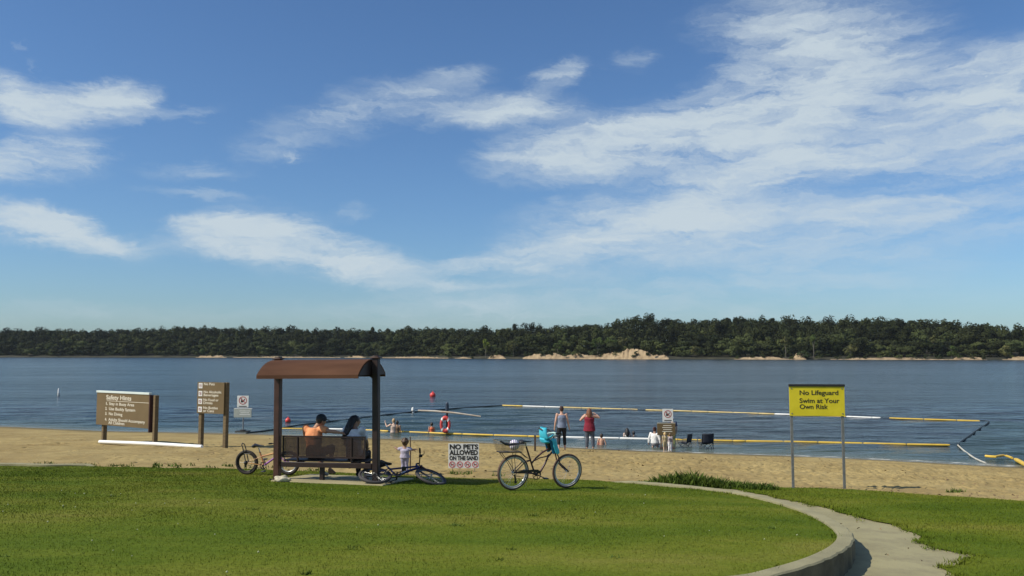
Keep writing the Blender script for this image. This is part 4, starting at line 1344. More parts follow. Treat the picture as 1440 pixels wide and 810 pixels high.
splash = dict(elL=(-.36, .1, 1.25), wrL=(-.42, .2, 1.45), haL=(-.44, .22, 1.53), elR=(.3, .15, 1.16), wrR=(.3, .3, 1.25), haR=(.3, .36, 1.3))
bather(553.5, 609, 'pale bather with blond hair and raised arm near the long rope', .9, (.66, .45, .34), (.30, .2, .1), (.55, .42, .34), .3, splash, .70, 1.1)
bather(558.5, 609, 'dark haired bather beside the pale bather near the long rope', .8, (.30, .18, .11), (.02, .015, .012), (.16, .10, .06), -.2, None, .72, 1.1)
bather(607, 607.5, 'child in orange in the water left of the life ring post', .68, (.5, .27, .18), (.03, .02, .015), (.70, .16, .07), .2, None, .78, 1.25)
bather(882, 613, 'dark haired bather with pale back beyond the white rope', .8, (.60, .44, .36), (.018, .015, .014), (.55, .52, .50), 0, None, .95, 1.15, 'long')
bather(891, 613, 'smaller dark haired bather with only the head above water', .7, (.28, .2, .17), (.02, .018, .02), None, .4, None, 1.06, 1.2)

# ------------------------------------------------------------------ bicycles
def wheel(parent, cx, cz, R, tyre, rimc, tr=.024, steer=0.0, pivot=None, spokes=28, wall=None):
    base = MB(); t = MB(); r = MB(); w_ = MB()
    base.tube([(cx, -.045, cz), (cx, .045, cz)], .018, 8)
    for i in range(spokes):
        a = 2 * PI * i / spokes; b = a + (.5 if i % 2 else -.5) * .35
        base.tube([(cx + .016 * math.cos(b), .022 * (1 if i % 4 < 2 else -1), cz + .016 * math.sin(b)), (cx + (R - .045) * math.cos(a), 0, cz + (R - .045) * math.sin(a))], .0015, 4, cap=False)
    t.torus((cx, 0, cz), R - tr, tr, n=44, k=10)
    r.torus((cx, 0, cz), R - 2 * tr - .008, .013, n=44, k=8, flat=1.0)
    parts = [base, t, r]
    if wall is not None:
        for q in (-1, 1): w_.torus((cx, q * tr * .80, cz), R - tr * 1.55, .0085, n=44, k=6, flat=.6)
        parts.append(w_)
    if steer:
        M = Matrix.Translation(pivot) @ Matrix.Rotation(steer, 4, 'Z') @ Matrix.Translation(-Vector(pivot))
        for mb in parts: mb.v = [tuple(M @ Vector(v)) for v in mb.v]
    o = base.obj('wheel', STEEL, parent)
    t.obj('tyre', tyre, o, angle=180); r.obj('rim', rimc, o, angle=180)
    if wall is not None: w_.obj('tyre_sidewall', wall, o, angle=180)
    return o


def saddle(parent, x, z, ln, mat):
    m = MB()
    m.tube([(x - ln * .5, 0, z), (x - ln * .3, 0, z + .02), (x + ln * .1, 0, z + .012), (x + ln * .5, 0, z + .008)], [ln * .24, ln * .34, ln * .17, ln * .09], 12, flat=.38, wide=(0, 1, 0))
    m.ball((x - ln * .36, 0, z), (ln * .2, ln * .33, .035), 12)
    return blend(m, .010, 3).obj('saddle', mat, parent, angle=180)


def crank(parent, x, z, ln, ringr, mat, a0, guard=None):
    m = MB()
    m.torus((x, -.05, z), ringr, .008, n=26, k=6)
    for i in range(5):
        a = 2 * PI * i / 5; m.tube([(x, -.05, z), (x + ringr * math.cos(a), -.05, z + ringr * math.sin(a))], .007, 5)
    m.tube([(x, -.075, z), (x, .075, z)], .018, 8)
    o = m.obj('crankset', mat, parent)
    for q, aa_ in ((-1, a0), (1, a0 + PI)):
        e = (x + ln * math.cos(aa_), q * .08, z + ln * math.sin(aa_))
        m = MB(); m.tube([(x, q * .075, z), e], .011, 6); m.obj('crank_arm', mat, o)
        m = MB(); m.box((e[0], q * .125, e[2]), (.09, .085, .022)); m.obj('pedal', BLACKP, o, bevel=.005)
    return o


def chain(parent, x0, z0, r0, x1, z1, r1):
    m = MB()
    m.tube([(x0, -.05, z0 + r0), (x1, -.05, z1 + r1)], .005, 5); m.tube([(x0, -.05, z0 - r0), (x1, -.05, z1 - r1)], .005, 5)
    m.torus((x1, -.05, z1), r1, .006, n=16, k=5)
    m.obj('chain', BLACKP, parent)


# -- cruiser with child seat and basket
br = on(720, 689.3, highf); bf = on(796, 686.3, highf)
hd = bf - br; rzb = math.atan2(hd.y, hd.x); ryb = -math.atan2(hd.z, hd.to_2d().length)
MAROON = pm('maroon frame paint', (.070, .026, .028), .2, 9, .35, c2=(.10, .038, .04))
TYREB = pm('brown tyre', (.105, .062, .045), .25, 12, .8)
CRUISE = thing('bicycle', 'maroon cruiser bicycle with turquoise child seat and wire basket', 'bicycle', br, rzb)
CRUISE.rotation_euler = (math.radians(4), ryb, rzb)
R = .335; WB = hd.length
FW = pm('cream tyre wall', (.66, .62, .54), .1, 9, .6)
RIM = pm('aluminium rim', (.62, .62, .62), .1, 20, .35, .7)
wheel(CRUISE, 0, R, R, TYREB, RIM, .027, wall=FW)
wheel(CRUISE, WB, R, R, TYREB, RIM, .027, wall=FW)
m = MB()
BB = (.49, 0, .285)
m.tube([BB, (.425, 0, .40), (.245, 0, .82)], .017, 10)
m.tube([(.385, 0, .50), (.47, 0, .595), (.60, 0, .70), (.86, 0, .83)], .017, 10)
m.tube([(.44, 0, .545), (.56, 0, .60), (.70, 0, .625), (.76, 0, .665)], .011, 8)
m.tube([BB, (.60, 0, .345), (.68, 0, .48), (.74, 0, .62), (.87, 0, .755)], .019, 10)
m.tube([(.855, 0, .86), (.905, 0, .70)], .023, 10)
for q in (-.05, .05):
    m.tube([(.0, q, R), (.25, q, .325), (.46, q * .5, .30)], .010, 8); m.tube([(0, q, R), (.20, q, .52), (.36, q * .3, .56)], .009, 8)
m.tube([(BB[0], -.04, BB[2]), (BB[0], .04, BB[2])], .026, 10)
m.obj('frame', MAROON, CRUISE)
m = MB(); m.tube([(.27, 0, .76), (.228, 0, .88)], .013, 8); m.obj('seat_post', STEEL, CRUISE)
saddle(CRUISE, .215, .905, .27, BLACKP)
m = MB()
for q in (-.055, .055):
    m.tube([(.91, q * .6, .70), (.945, q, .62), (.985, q, .50), (WB, q, R)], .013, 8)
m.tube([(.91, -.05, .70), (.91, .05, .70)], .016, 8)
m.obj('fork', MAROON, CRUISE)
m = MB()
m.tube([(.86, 0, .84), (.835, 0, 1.00)], .014, 8)
for q in (-1, 1):
    m.tube([(.84, 0, 1.0), (.875, q * .10, 1.03), (.88, q * .22, 1.09), (.82, q * .30, 1.115), (.74, q * .32, 1.115)], .011, 8)
hb = m.obj('handlebar', BLACKP, CRUISE)
for q in (-1, 1):
    m = MB(); m.tube([(.81, q * .305, 1.116), (.69, q * .325, 1.116)], .018, 10); m.obj('grip', BLACK, hb)
    m = MB(); m.tube([(.86, q * .25, 1.09), (.84, q * .28, 1.05), (.76, q * .30, 1.06)], .006, 6); m.obj('brake_lever', BLACKP, hb)
crank(CRUISE, .49, .285, .165, .085, BLACKP, -.35)
chain(CRUISE, .49, .285, .085, 0, R, .05)
m = MB()
m.prism([(.03, .355), (.10, .375), (.38, .395), (.50, .39), (.57, .345), (.56, .29), (.51, .325), (.40, .345), (.10, .335)], -.072, -.064)
m.obj('chain_guard', BLACKP, CRUISE, bevel=.004)
m = MB(); m.tube([(0, -.06, R - .03), (.02, -.065, R - .10), (.035, -.065, R - .19)], [.014, .02, .014], 6); m.torus((.03, -.065, R - .17), .022, .008, n=12, k=5)
m.obj('derailleur', BLACKP, CRUISE)
m = MB(); m.tube([(.36, .05, .27), (.38, .16, .02)], .009, 6); m.obj('kickstand', STEEL, CRUISE)
m = MB()
for q in (-.06, .06):
    m.tube([(0, q, R + .01), (-.10, q, .50), (-.30, q, .715)], .006, 6); m.tube([(.02, q, R + .02), (-.02, q, .60), (-.0, q, .715)], .006, 6)
    m.tube([(-.34, q, .72), (.12, q, .72), (.25, q * .4, .62), (.30, q * .3, .60)], .007, 6)
for i in range(6): m.tube([(-.33 + i * .085, -.06, .722), (-.33 + i * .085, .06, .722)], .004, 5)
m.box((-.12, 0, .728), (.46, .16, .012))
m.obj('rack', BLACKP, CRUISE)
# wire basket
m = MB()
bx0, bx1, tx0, tx1, z0, z1 = -.33, .10, -.40, .14, .74, .935
def bpt(u, v, w):  # u along, v across, w up
    return (bx0 + (bx1 - bx0) * u + ((tx0 - bx0) * (1 - u) + (tx1 - bx1) * u) * w, (v - .5) * (.26 + .08 * w), z0 + (z1 - z0) * w - (.03 * u * w))
for w in np.linspace(0, 1, 8):
    m.tube([bpt(0, 0, w), bpt(1, 0, w), bpt(1, 1, w), bpt(0, 1, w), bpt(0, 0, w)], .0022 if w < 1 else .006, 5)
for u in np.linspace(0, 1, 17):
    for v in (0, 1): m.tube([bpt(u, v, 0), bpt(u, v, 1)], .0018, 4)
    m.tube([bpt(u, 0, 0), bpt(u, 1, 0)], .0018, 4)
for v in np.linspace(0, 1, 9):
    for u in (0, 1): m.tube([bpt(u, v, 0), bpt(u, v, 1)], .0018, 4)
bk = m.obj('basket', pm('tan wire', (.20, .15, .085), .15, 20, .5), CRUISE)
m = MB(); m.tube([(-.41, -.17, .96), (-.30, -.18, .905), (-.22, -.185, .89), (-.02, -.18, .905), (.14, -.175, .91)], [.012, .022, .026, .010, .008], 8)
m.obj('liner_rim', BLACKP, bk)
# child seat on the top tube
TURQ = pm('turquoise plastic', (.055, .47, .62), .08, 5, .35, c2=(.075, .55, .70))
TURQD = pm('blue plastic', (.010, .13, .26), .1, 5, .4)
m = MB()
prof = [(.545, 1.185, .075), (.535, 1.14, .10), (.55, 1.05, .125), (.575, .985, .14), (.60, .955, .15), (.67, .965, .155), (.74, .99, .145)]
vs = []; fs = []
NS = 13
for (x, z, w) in prof:
    for k in range(NS):
        t = -1 + 2 * k / (NS - 1)
        lift = .085 * abs(t) ** 3
        # sides curl forward on the back, upward on the seat
        i = prof.index((x, z, w)); f_ = i / (len(prof) - 1)
        vs.append((x + lift * (1 - f_) * 1.1, t * w, z + lift * f_ * 1.0))
for i in range(len(prof) - 1):
    for k in range(NS - 1): fs.append((i * NS + k, i * NS + k + 1, (i + 1) * NS + k + 1, (i + 1) * NS + k))
m.add(vs, fs)
cs = m.obj('child_seat', TURQ, CRUISE, angle=60); md = cs.modifiers.new('s', 'SOLIDIFY'); md.thickness = .022; md.offset = 0
m = MB(); m.tube([(.575, 0, .985), (.61, 0, .925), (.68, 0, .92), (.74, 0, .94)], [.09, .13, .13, .10], 14, flat=.35, wide=(0, 1, 0))
blend(m, .014, 3).obj('seat_base', TURQ, cs, angle=180)
for q in (-1, 1):
    m = MB()
    m.tube([(.715, q * .13, .985), (.765, q * .155, .955), (.80, q * .16, .85), (.845, q * .16, .745), (.875, q * .155, .70)], [.035, .05, .052, .05, .04], 12, flat=.35, wide=(.9, 0, .4))
    blend(m, .011, 2).obj('leg_guard', TURQ, cs, angle=180)
    m = MB(); m.tube([(.71, q * .12, .96), (.75, q * .11, .90), (.79, q * .11, .78), (.815, q * .11, .70)], [.04, .048, .05, .04], 10, flat=.45, wide=(.9, 0, .3))
    m.obj('foot_rest', TURQD, cs)
m = MB(); m.tube([(.70, -.13, 1.02), (.80, -.12, 1.055), (.86, -.05, 1.075), (.86, .05, 1.075), (.80, .12, 1.055), (.70, .13, 1.02)], .016, 8)
m.obj('safety_bar', pm('pale mint plastic', (.45, .66, .60), .05, 5, .4), cs)
m = MB(); m.tube([(.53, -.06, 1.15), (.515, -.02, 1.165), (.515, .03, 1.165)], .016, 8); m.obj('strap', BLACKP, cs)
m = MB(); m.box((.745, 0, .83), (.05, .07, .16), (0, -.4, 0)); m.obj('clamp', BLACKP, cs, bevel=.008)
# ball in the basket
bm_ = pm('white and violet ball', (.78, .76, .80), .03, 5, .4)
N_, L_ = bm_.node_tree.nodes, bm_.node_tree.links
wv = N_.new('ShaderNodeTexWave'); wv.inputs['Scale'].default_value = 9; wv.inputs['Distortion'].default_value = 3
tc2 = N_.new('ShaderNodeTexCoord'); L_.new(tc2.outputs['Object'], wv.inputs['Vector'])
rp = N_.new('ShaderNodeValToRGB'); rp.color_ramp.interpolation = 'CONSTANT'
rp.color_ramp.elements[0].color = (.80, .78, .80, 1); rp.color_ramp.elements[1].position = .62; rp.color_ramp.elements[1].color = (.16, .09, .28, 1)
L_.new(wv.outputs['Fac'], rp.inputs['Fac']); L_.new(rp.outputs['Color'], N_['Principled BSDF'].inputs['Base Color'])
m = MB(); m.ball((0, 0, 0), .10, 24)
ball = m.obj('ball', bm_, angle=180)
bpy.context.view_layer.update()
ball.location = CRUISE.matrix_world @ Vector((-.015, 0, .855))
tag(ball, 'white ball with violet swirls in the wire basket', 'ball')

# -- child's bicycle behind the left post
kr = on(347.5, 667.5, highf)
k_ = (409 - CX) / FPX / 1.0035; th_ = math.radians(-11)
q_ = (k_ * kr.y - kr.x) / (math.cos(th_) - k_ * math.sin(th_))
kf = Vector((kr.x + q_ * math.cos(th_), kr.y + q_ * math.sin(th_), 0)); kf.z = highf(kf.x, kf.y) + .02
hd = kf - kr; rz_k = math.atan2(hd.y, hd.x); WB = hd.length
KID = thing('bicycle', "small child's bicycle with orange and violet frame behind the left post", 'bicycle', kr, rz_k)
KID.rotation_euler = (math.radians(3), -math.atan2(hd.z, hd.to_2d().length), rz_k)
R = .27
TYK = pm('dark tyre', (.022, .016, .014), .2, 12, .8)
wheel(KID, 0, R, R, TYK, pm('dark rim', (.05, .045, .042), .2, 12, .4, .5), .033, spokes=20)
wheel(KID, WB, R, R, TYK, RIM, .033, spokes=20)
MULTI = pm('orange frame paint', (.55, .20, .10), .2, 4, .4, c2=(.62, .36, .10))
VIOL = pm('violet frame paint', (.34, .12, .40), .2, 4, .4)
BBx, BBz = WB * .42, .21
m = MB()
m.tube([(BBx, 0, BBz), (BBx - .10, 0, .50)], .019, 8); m.tube([(BBx - .065, 0, .40), (WB * .78, 0, .50)], .019, 8)
for q in (-.045, .045):
    m.tube([(0, q, R), (BBx, q * .5, BBz)], .009, 6); m.tube([(0, q, R), (BBx - .065, q * .3, .40)], .008, 6)
m.obj('frame', MULTI, KID)
m = MB(); m.tube([(BBx, 0, BBz), (WB * .80, 0, .45)], .022, 8); m.tube([(WB * .77, 0, .56), (WB * .83, 0, .42)], .019, 8); m.obj('down_tube', VIOL, KID)
m = MB()
for q in (-.045, .045): m.tube([(WB * .83, q, .43), (WB * .90, q, .34), (WB, q, R)], .011, 7)
m.tube([(WB * .83, -.05, .43), (WB * .83, .05, .43)], .013, 7); m.obj('fork', VIOL, KID)
m = MB(); m.tube([(WB * .77, 0, .55), (WB * .74, 0, .63)], .012, 7)
m.tube([(WB * .70, -.26, .72), (WB * .74, -.16, .71), (WB * .745, 0, .63), (WB * .74, .16, .71), (WB * .70, .26, .72)], .011, 7)
khb = m.obj('handlebar', BLACKP, KID)
for q in (-1, 1):
    m = MB(); m.tube([(WB * .72, q * .20, .716), (WB * .685, q * .28, .722)], .017, 8); m.obj('grip', BLACK, khb)
m = MB(); m.tube([(BBx - .095, 0, .48), (BBx - .125, 0, .59)], .012, 7); m.obj('seat_post', STEEL, KID)
saddle(KID, BBx - .13, .625, .27, BLACKP)
crank(KID, BBx, BBz, .12, .07, BLACKP, -1.2); chain(KID, BBx, BBz, .07, 0, R, .04)
m = MB(); m.tube([(.0, -.06, R - .02), (.01, -.065, R - .10)], [.03, .016], 7); m.ball((.0, -.06, R), .04, 8); m.obj('derailleur', BLACKP, KID)
m = MB()
m.tube([(.01, -.06, R), (-.06, -.06, .60), (-.085, -.06, .66), (-.095, .0, .69), (-.085, .06, .66), (-.06, .06, .60), (.01, .06, R)], .011, 7)
m.tube([(-.04, -.06, .47), (.12, -.06, .475)], .006, 6)
m.obj('carrier_hoop', BLACKP, KID)

# -- bicycle lying on its side
lb0 = on(530, 683.0, highf); lb1 = on(610, 682.0, highf)
LIE = thing('bicycle', 'dark blue mountain bicycle lying on its side by the slab', 'bicycle', lb0 + V3(0, 0, .05), 0)
hd = lb1 - lb0; rz_l = math.atan2(hd.y, hd.x)
LIE.rotation_mode = 'QUATERNION'
LIE.rotation_quaternion = (Matrix.Rotation(rz_l - .02, 4, 'Z') @ Matrix.Rotation(-math.atan2(hd.z, hd.to_2d().length), 4, 'Y') @ Matrix.Rotation(math.radians(-72), 4, 'X')).to_quaternion()
R = .335; WB = hd.length
NAVY = pm('dark navy frame paint', (.020, .022, .075), .25, 6, .35, c2=(.035, .035, .12))
SILV = pm('pale frame decal', (.55, .55, .60), .1, 6, .4)
DRIM = pm('dull rim', (.16, .16, .17), .2, 12, .5, .4)
TYM = pm('grey tyre', (.045, .040, .042), .2, 12, .8)
wheel(LIE, 0, R, R, TYM, DRIM, .030, spokes=28)
wheel(LIE, WB, R, R, TYM, DRIM, .030, spokes=28, steer=.25, pivot=(WB * .86, 0, 0))
m = MB()
m.tube([(.43, 0, .30), (.30, 0, .72)], .018, 9); m.tube([(.33, 0, .62), (WB * .80, 0, .75)], .019, 9)
m.tube([(WB * .79, 0, .80), (WB * .84, 0, .66)], .023, 9)
for q in (-.055, .055):
    m.tube([(0, q, R), (.43, q * .5, .30)], .011, 7); m.tube([(0, q, R), (.33, q * .4, .62)], .010, 7)
m.obj('frame', NAVY, LIE)
m = MB(); m.tube([(.43, 0, .30), (WB * .60, 0, .52), (WB * .83, 0, .69)], .025, 9); dt = m.obj('down_tube', NAVY, LIE)
m = MB(); m.box((.56, -.026, .415), (.16, .006, .03), (0, -.72, 0)); m.obj('decal', SILV, dt)
m = MB()
for q in (-.06, .06): m.tube([(WB * .855, q, .62), (WB * .92, q, .48), (WB, q, R)], .017, 8)
m.box((WB * .853, 0, .635), (.05, .15, .04)); m.obj('fork', pm('dark fork', (.05, .015, .012), .2, 8, .4), LIE)
m = MB(); m.tube([(WB * .79, 0, .80), (WB * .80, 0, .87), (WB * .86, 0, .89)], .017, 8)
m.tube([(WB * .84, -.33, .90), (WB * .86, -.2, .90), (WB * .86, 0, .89), (WB * .86, .2, .90), (WB * .84, .30, .90)], .012, 8)
lhb = m.obj('handlebar', BLACKP, LIE)
for q in (-1, 1):
    m = MB(); m.tube([(WB * .855, q * .225, .90), (WB * .84, q * .335, .90)], .020, 8); m.obj('grip', BLACK, lhb)
    m = MB(); m.box((WB * .87, q * .17, .89), (.07, .05, .04)); m.tube([(WB * .88, q * .17, .89), (WB * .93, q * .23, .88), (WB * .92, q * .29, .88)], .007, 6)
    m.obj('brake_lever', BLACKP, lhb)
m = MB(); m.tube([(.30, 0, .70), (.265, 0, .84)], .014, 8); m.obj('seat_post', STEEL, LIE)
saddle(LIE, .26, .86, .28, BLACKP)
crank(LIE, .43, .30, .165, .09, BLACKP, .5); chain(LIE, .43, .30, .09, 0, R, .05)
m = MB(); m.ball((0, -.06, R), (.055, .03, .055), 10); m.tube([(0, -.06, R), (.03, -.065, R - .16)], [.016, .012], 6); m.obj('derailleur', BLACKP, LIE)


# ------------------------------------------------------------------ signs
def prohibition(mb, cx, cz, r, y=-.004): mb.ring(cx, cz, r, r * .2, y, y + .002); mb.box((cx, y + .0005, cz), (r * 1.75, .002, r * .19), (0, PI / 4, 0))


def pet(mb, cx, cz, s, y=-.0035):
    mb.prism([(cx - .5 * s, cz + .12 * s), (cx - .30 * s, cz + .05 * s), (cx + .22 * s, cz + .08 * s), (cx + .34 * s, cz + .34 * s), (cx + .62 * s, cz + .26 * s), (cx + .60 * s, cz + .12 * s), (cx + .38 * s, cz + .06 * s),
              (cx + .33 * s, cz - .5 * s), (cx + .22 * s, cz - .5 * s), (cx + .2 * s, cz - .14 * s), (cx - .25 * s, cz - .16 * s), (cx - .30 * s, cz - .5 * s), (cx - .42 * s, cz - .5 * s), (cx - .42 * s, cz - .05 * s)], y, y + .002)


# NO PETS sign
b0 = on(652, 664.5, lowf); dsc = b0.y
ppm = FPX / dsc
wS = 42.5 / ppm; hS = 34 / ppm
zB = at(652, 658.5, dsc).z - b0.z
t = thing('sign', 'white NO PETS ALLOWED ON THE SAND sign with red circles', 'sign', b0, .02)
m = MB(); m.box((0, 0, zB + hS / 2), (wS, .01, hS), (0, 0, 0)); m.obj('panel', WHITE, t, bevel=.003)
for q in (-1, 1):
    m = MB(); m.tube([(q * wS * .36, .012, -.15), (q * wS * .36, .012, zB + hS * .6)], .007, 6); m.obj('stake', GALV, t)
m = MB()
for txt, zf, sz in (('NO PETS', .775, .265), ('ALLOWED', .545, .265), ('ON THE SAND', .335, .225)):
    m.text(txt, 0, zB + hS * zf, hS * sz, y=-.008, bold=.045, align='CENTER', fit=wS * .93)
m.obj('lettering', INK, t, smooth=False)
for i in range(4):
    m = MB(); m2 = MB()
    cx = (-.375 + .25 * i) * wS; prohibition(m, cx, zB + hS * .155, hS * .125, -.0095); pet(m2, cx, zB + hS * .155, hS * .12, -.0075)
    sy = m.obj('symbol', RED, t, smooth=False); m2.obj('pictogram', INK, sy, smooth=False)

# yellow sign
bl_ = on(1117.5, 688, lowf); br_ = on(1187, 689.5, lowf)
c0 = (bl_ + br_) / 2; ys_ = c0.y; ppm = FPX / ys_
t = thing('sign', 'yellow No Lifeguard Swim at Your Own Risk sign on two posts', 'sign', c0, math.atan2((br_ - bl_).y, (br_ - bl_).x) * .5)
wS = 75.5 / ppm; zt = at(1150, 542.5, ys_).z - c0.z; zb = at(1150, 585, ys_).z - c0.z; hS = zt - zb
for q in (-1, 1):
    m = MB(); m.box((q * 34.8 / ppm, .03, zt / 2 - .2), (.05, .035, zt + .36)); m.box((q * 34.8 / ppm, .052, zt / 2 - .2), (.024, .012, zt + .34)); m.obj('post', GALV, t)
m = MB(); m.box((0, 0, (zt + zb) / 2), (wS, .012, hS)); m.obj('panel', YELL, t, bevel=.003)
m = MB(); m.box((0, .0, zt + .008), (wS + .02, .045, .05)); m.obj('top_rail', INK, t, bevel=.004)
for q in (-1, 1):
    for z in (zb + .05, zt - .06):
        m = MB(); m.tube([(q * 34.5 / ppm, -.012, z), (q * 34.5 / ppm, .01, z)], .014, 10); m.obj('bolt', GALV, t)
m = MB()
for txt, zf in (('No Lifeguard', .70), ('Swim at Your', .435), ('Own Risk', .235)): m.text(txt, -wS * .32, zb + hS * zf, hS * .215, y=-.009, bold=.014, fit=wS * {'No Lifeguard': .70, 'Swim at Your': .72, 'Own Risk': .51}[txt])
m.obj('lettering', INK, t, smooth=False)


def board_sign(label, pl_, pr_, dpt, x0, x1, y0, y1, postw, panel_mat, rows, capm=None, side=False, dark_side=False):
    c0 = (pl_ + pr_) / 2; d = c0.y; ppm = FPX / d
    rz = math.atan2((pr_ - pl_).y, (pr_ - pl_).x)
    t = thing('sign', label, 'sign', c0, rz)
    xm = (x0 + x1) / 2
    fy = -.085
    def edge(px):
        k = (px - CX) / FPX / 1.003; ox, oy = c0.x - math.sin(rz) * fy, c0.y + math.cos(rz) * fy
        return (k * oy - ox) / (math.cos(rz) - k * math.sin(rz))
    e0, e1 = edge(x0), edge(x1); cxp = (e0 + e1) / 2; w = e1 - e0; zt = at(xm, y0, d).z - c0.z; zb = at(xm, y1, d).z - c0.z
    m = MB(); m.box((cxp, -.06, (zt + zb) / 2), (w, .05, zt - zb)); m.obj('panel', panel_mat, t, bevel=.004)
    return t, cxp, w, zt, zb, ppm


# Safety Hints
l_ = on(144, 621, lowf); r_ = on(215.5, 625.5, lowf)
t, cxp, w, zt, zb, ppm = board_sign('wide brown Safety Hints board with pale top rail on two posts', l_, r_, 0, 138.5, 212, 553.5, 600, 0, SIGNB, None)
h = zt - zb
for q, xx in ((0, (l_ - (l_ + r_) / 2).length * -1), (1, (r_ - (l_ + r_) / 2).length)):
    m = MB(); m.box((xx, .06, zt / 2 - .15), (.12, .15, zt + .26)); m.obj('post', WOODB, t, bevel=.01)
m = MB(); m.box((cxp + w / 2 + .03, .0, zb + h * .44), (.05, .20, h * 1.1)); m.obj('side_board', pm('dark red stain', (.045, .016, .012), .3, 4, .8), t)
m = MB(); m.box((cxp, -.05, zt + .035), (w + .02, .12, .075)); m.obj('top_rail', pm('pale aluminium rail', (.62, .68, .64), .05, 4, .5), t, bevel=.006)
m = MB()
m.text('Safety Hints', cxp - w * .31, zt - h * .20, h * .19, y=-.092, bold=.016, fit=w * .48)
m.box((cxp + w * .10, -.088, zt - h * .245), (w * .80, .004, h * .012))
for i, (a_, b_) in enumerate((('1.', 'Stay in Buoy Area'), ('2.', 'Use Buddy System'), ('3.', 'No Diving'), ('4.', 'Adults Should Accompany'), ('', 'All Children'))):
    zz = zt - h * (.37 + .155 * i) + (h * .035 if i == 4 else 0) - (h * .02 if i == 3 else 0)
    if a_: m.text(a_, cxp - w * .32, zz, h * .12, y=-.092, bold=.03, fit=w * .035)
    m.text(b_, cxp - w * .25, zz, h * .125, y=-.092, bold=.014, fit=w * (.48, .50, .26, .69, .31)[i])
m.obj('lettering', CREAM, t, smooth=False)

# rule sign
l_ = on(281, 628.5, lowf); r_ = on(315.5, 630.0, lowf)
t, cxp, w, zt, zb, ppm = board_sign('tall brown rules sign listing No Pets and No Bottles or Cans', l_, r_, 0, 279, 316.5, 537.5, 581.5, 0, SIGNB, None)
h = zt - zb
for xx in (-(l_ - r_).length / 2, (l_ - r_).length / 2):
    m = MB(); m.box((xx, .04, zt / 2 - .15), (.13, .14, zt + .30)); m.obj('post', WOODB, t, bevel=.01)
m = MB()
ic = h * .155
for i, tx in enumerate((('No Pets',), ('No Alcoholic', 'Beverages'), ('No Food or', 'Drinks'), ('No Bottles', 'or Cans'))):
    zi = zt - h * (.115 + .253 * i); m2 = MB(); m3 = MB()
    m2.box((cxp - w * .38, -.088, zi), (ic, .006, ic * 1.08)); prohibition(m3, cxp - w * .38, zi, ic * .36, -.094)
    if i == 0: pet(m3, cxp - w * .38, zi, ic * .36, -.093)
    else: m3.prism([(cxp - w * .38 - ic * .13, zi + ic * .2), (cxp - w * .38 + ic * .13, zi + ic * .2), (cxp - w * .38 + ic * .08, zi - ic * .2), (cxp - w * .38 - ic * .08, zi - ic * .2)], -.093, -.091)
    sp_ = m2.obj('symbol_plate', WHITE, t, bevel=.004); m3.obj('symbol', pm('maroon ink', (.20, .05, .06), .1, 5, .6), sp_, smooth=False)
    for k_, q in enumerate(tx): m.text(q, cxp - w * .26, zi + h * .02 - h * .098 * k_, h * .112, y=-.092, bold=.016, fit=w * {'No Pets': .40, 'No Alcoholic': .66, 'Beverages': .55, 'No Food or': .56, 'Drinks': .34, 'No Bottles': .54, 'or Cans': .41}[q])
m.obj('lettering', CREAM, t, smooth=False)


# pair of small no-dogs/no-swimming plates on a weighted base, by the water
def plate_sign(label, base_px, base_py, up, board, fn, base_mat, base_w, post=True, board_mat=None, icon=True):
    b0 = on(base_px, base_py, fn); d = b0.y; ppm = FPX / d
    t = thing('sign', label, 'sign', b0, 0)
    x0, x1, y0, y1 = up
    def P(px, py): q = at(px, py, d); return q.x - b0.x, q.z - b0.z
    (a, zt), (b, zb) = P(x0, y0), P(x1, y1)
    m = MB(); m.tube([(0, .02, -.05), (0, .02, zt - .03)], .03, 8); m.obj('post', GALV, t)
    m = MB(); m.box(((a + b) / 2, -.02, (zt + zb) / 2), (b - a, .012, zt - zb)); m.obj('panel', WHITE, t, bevel=.004)
    m = MB(); r = (b - a) * .36; cx, cz = (a + b) / 2, zb + (zt - zb) * .60
    prohibition(m, cx, cz, r, -.032); m.obj('symbol', pm('faded red ink', (.42, .12, .11), .1, 5, .6), t, smooth=False)
    m = MB(); m.prism([(cx - r * .4, cz + r * .5), (cx - r * .25, cz + r * .55), (cx + .0, cz - r * .05), (cx + r * .45, cz + r * .45), (cx + r * .55, cz + r * .3), (cx + r * .1, cz - r * .45), (cx - r * .5, cz - r * .5)], -.0305, -.028)
    m.box((cx, -.028, zb + (zt - zb) * .10), ((b - a) * .7, .003, (zt - zb) * .07)); m.obj('pictogram', INK, t, smooth=False)
    x0, x1, y0, y1 = board
    (a, zt2), (b, zb2) = P(x0, y0), P(x1, y1)
    bo = MB(); bo.box(((a + b) / 2, .0, (zt2 + zb2) / 2), (b - a, .02, zt2 - zb2)); bo = bo.obj('board', board_mat, t, bevel=.004)
    m = MB()
    return t, (a, b, zt2, zb2), bo


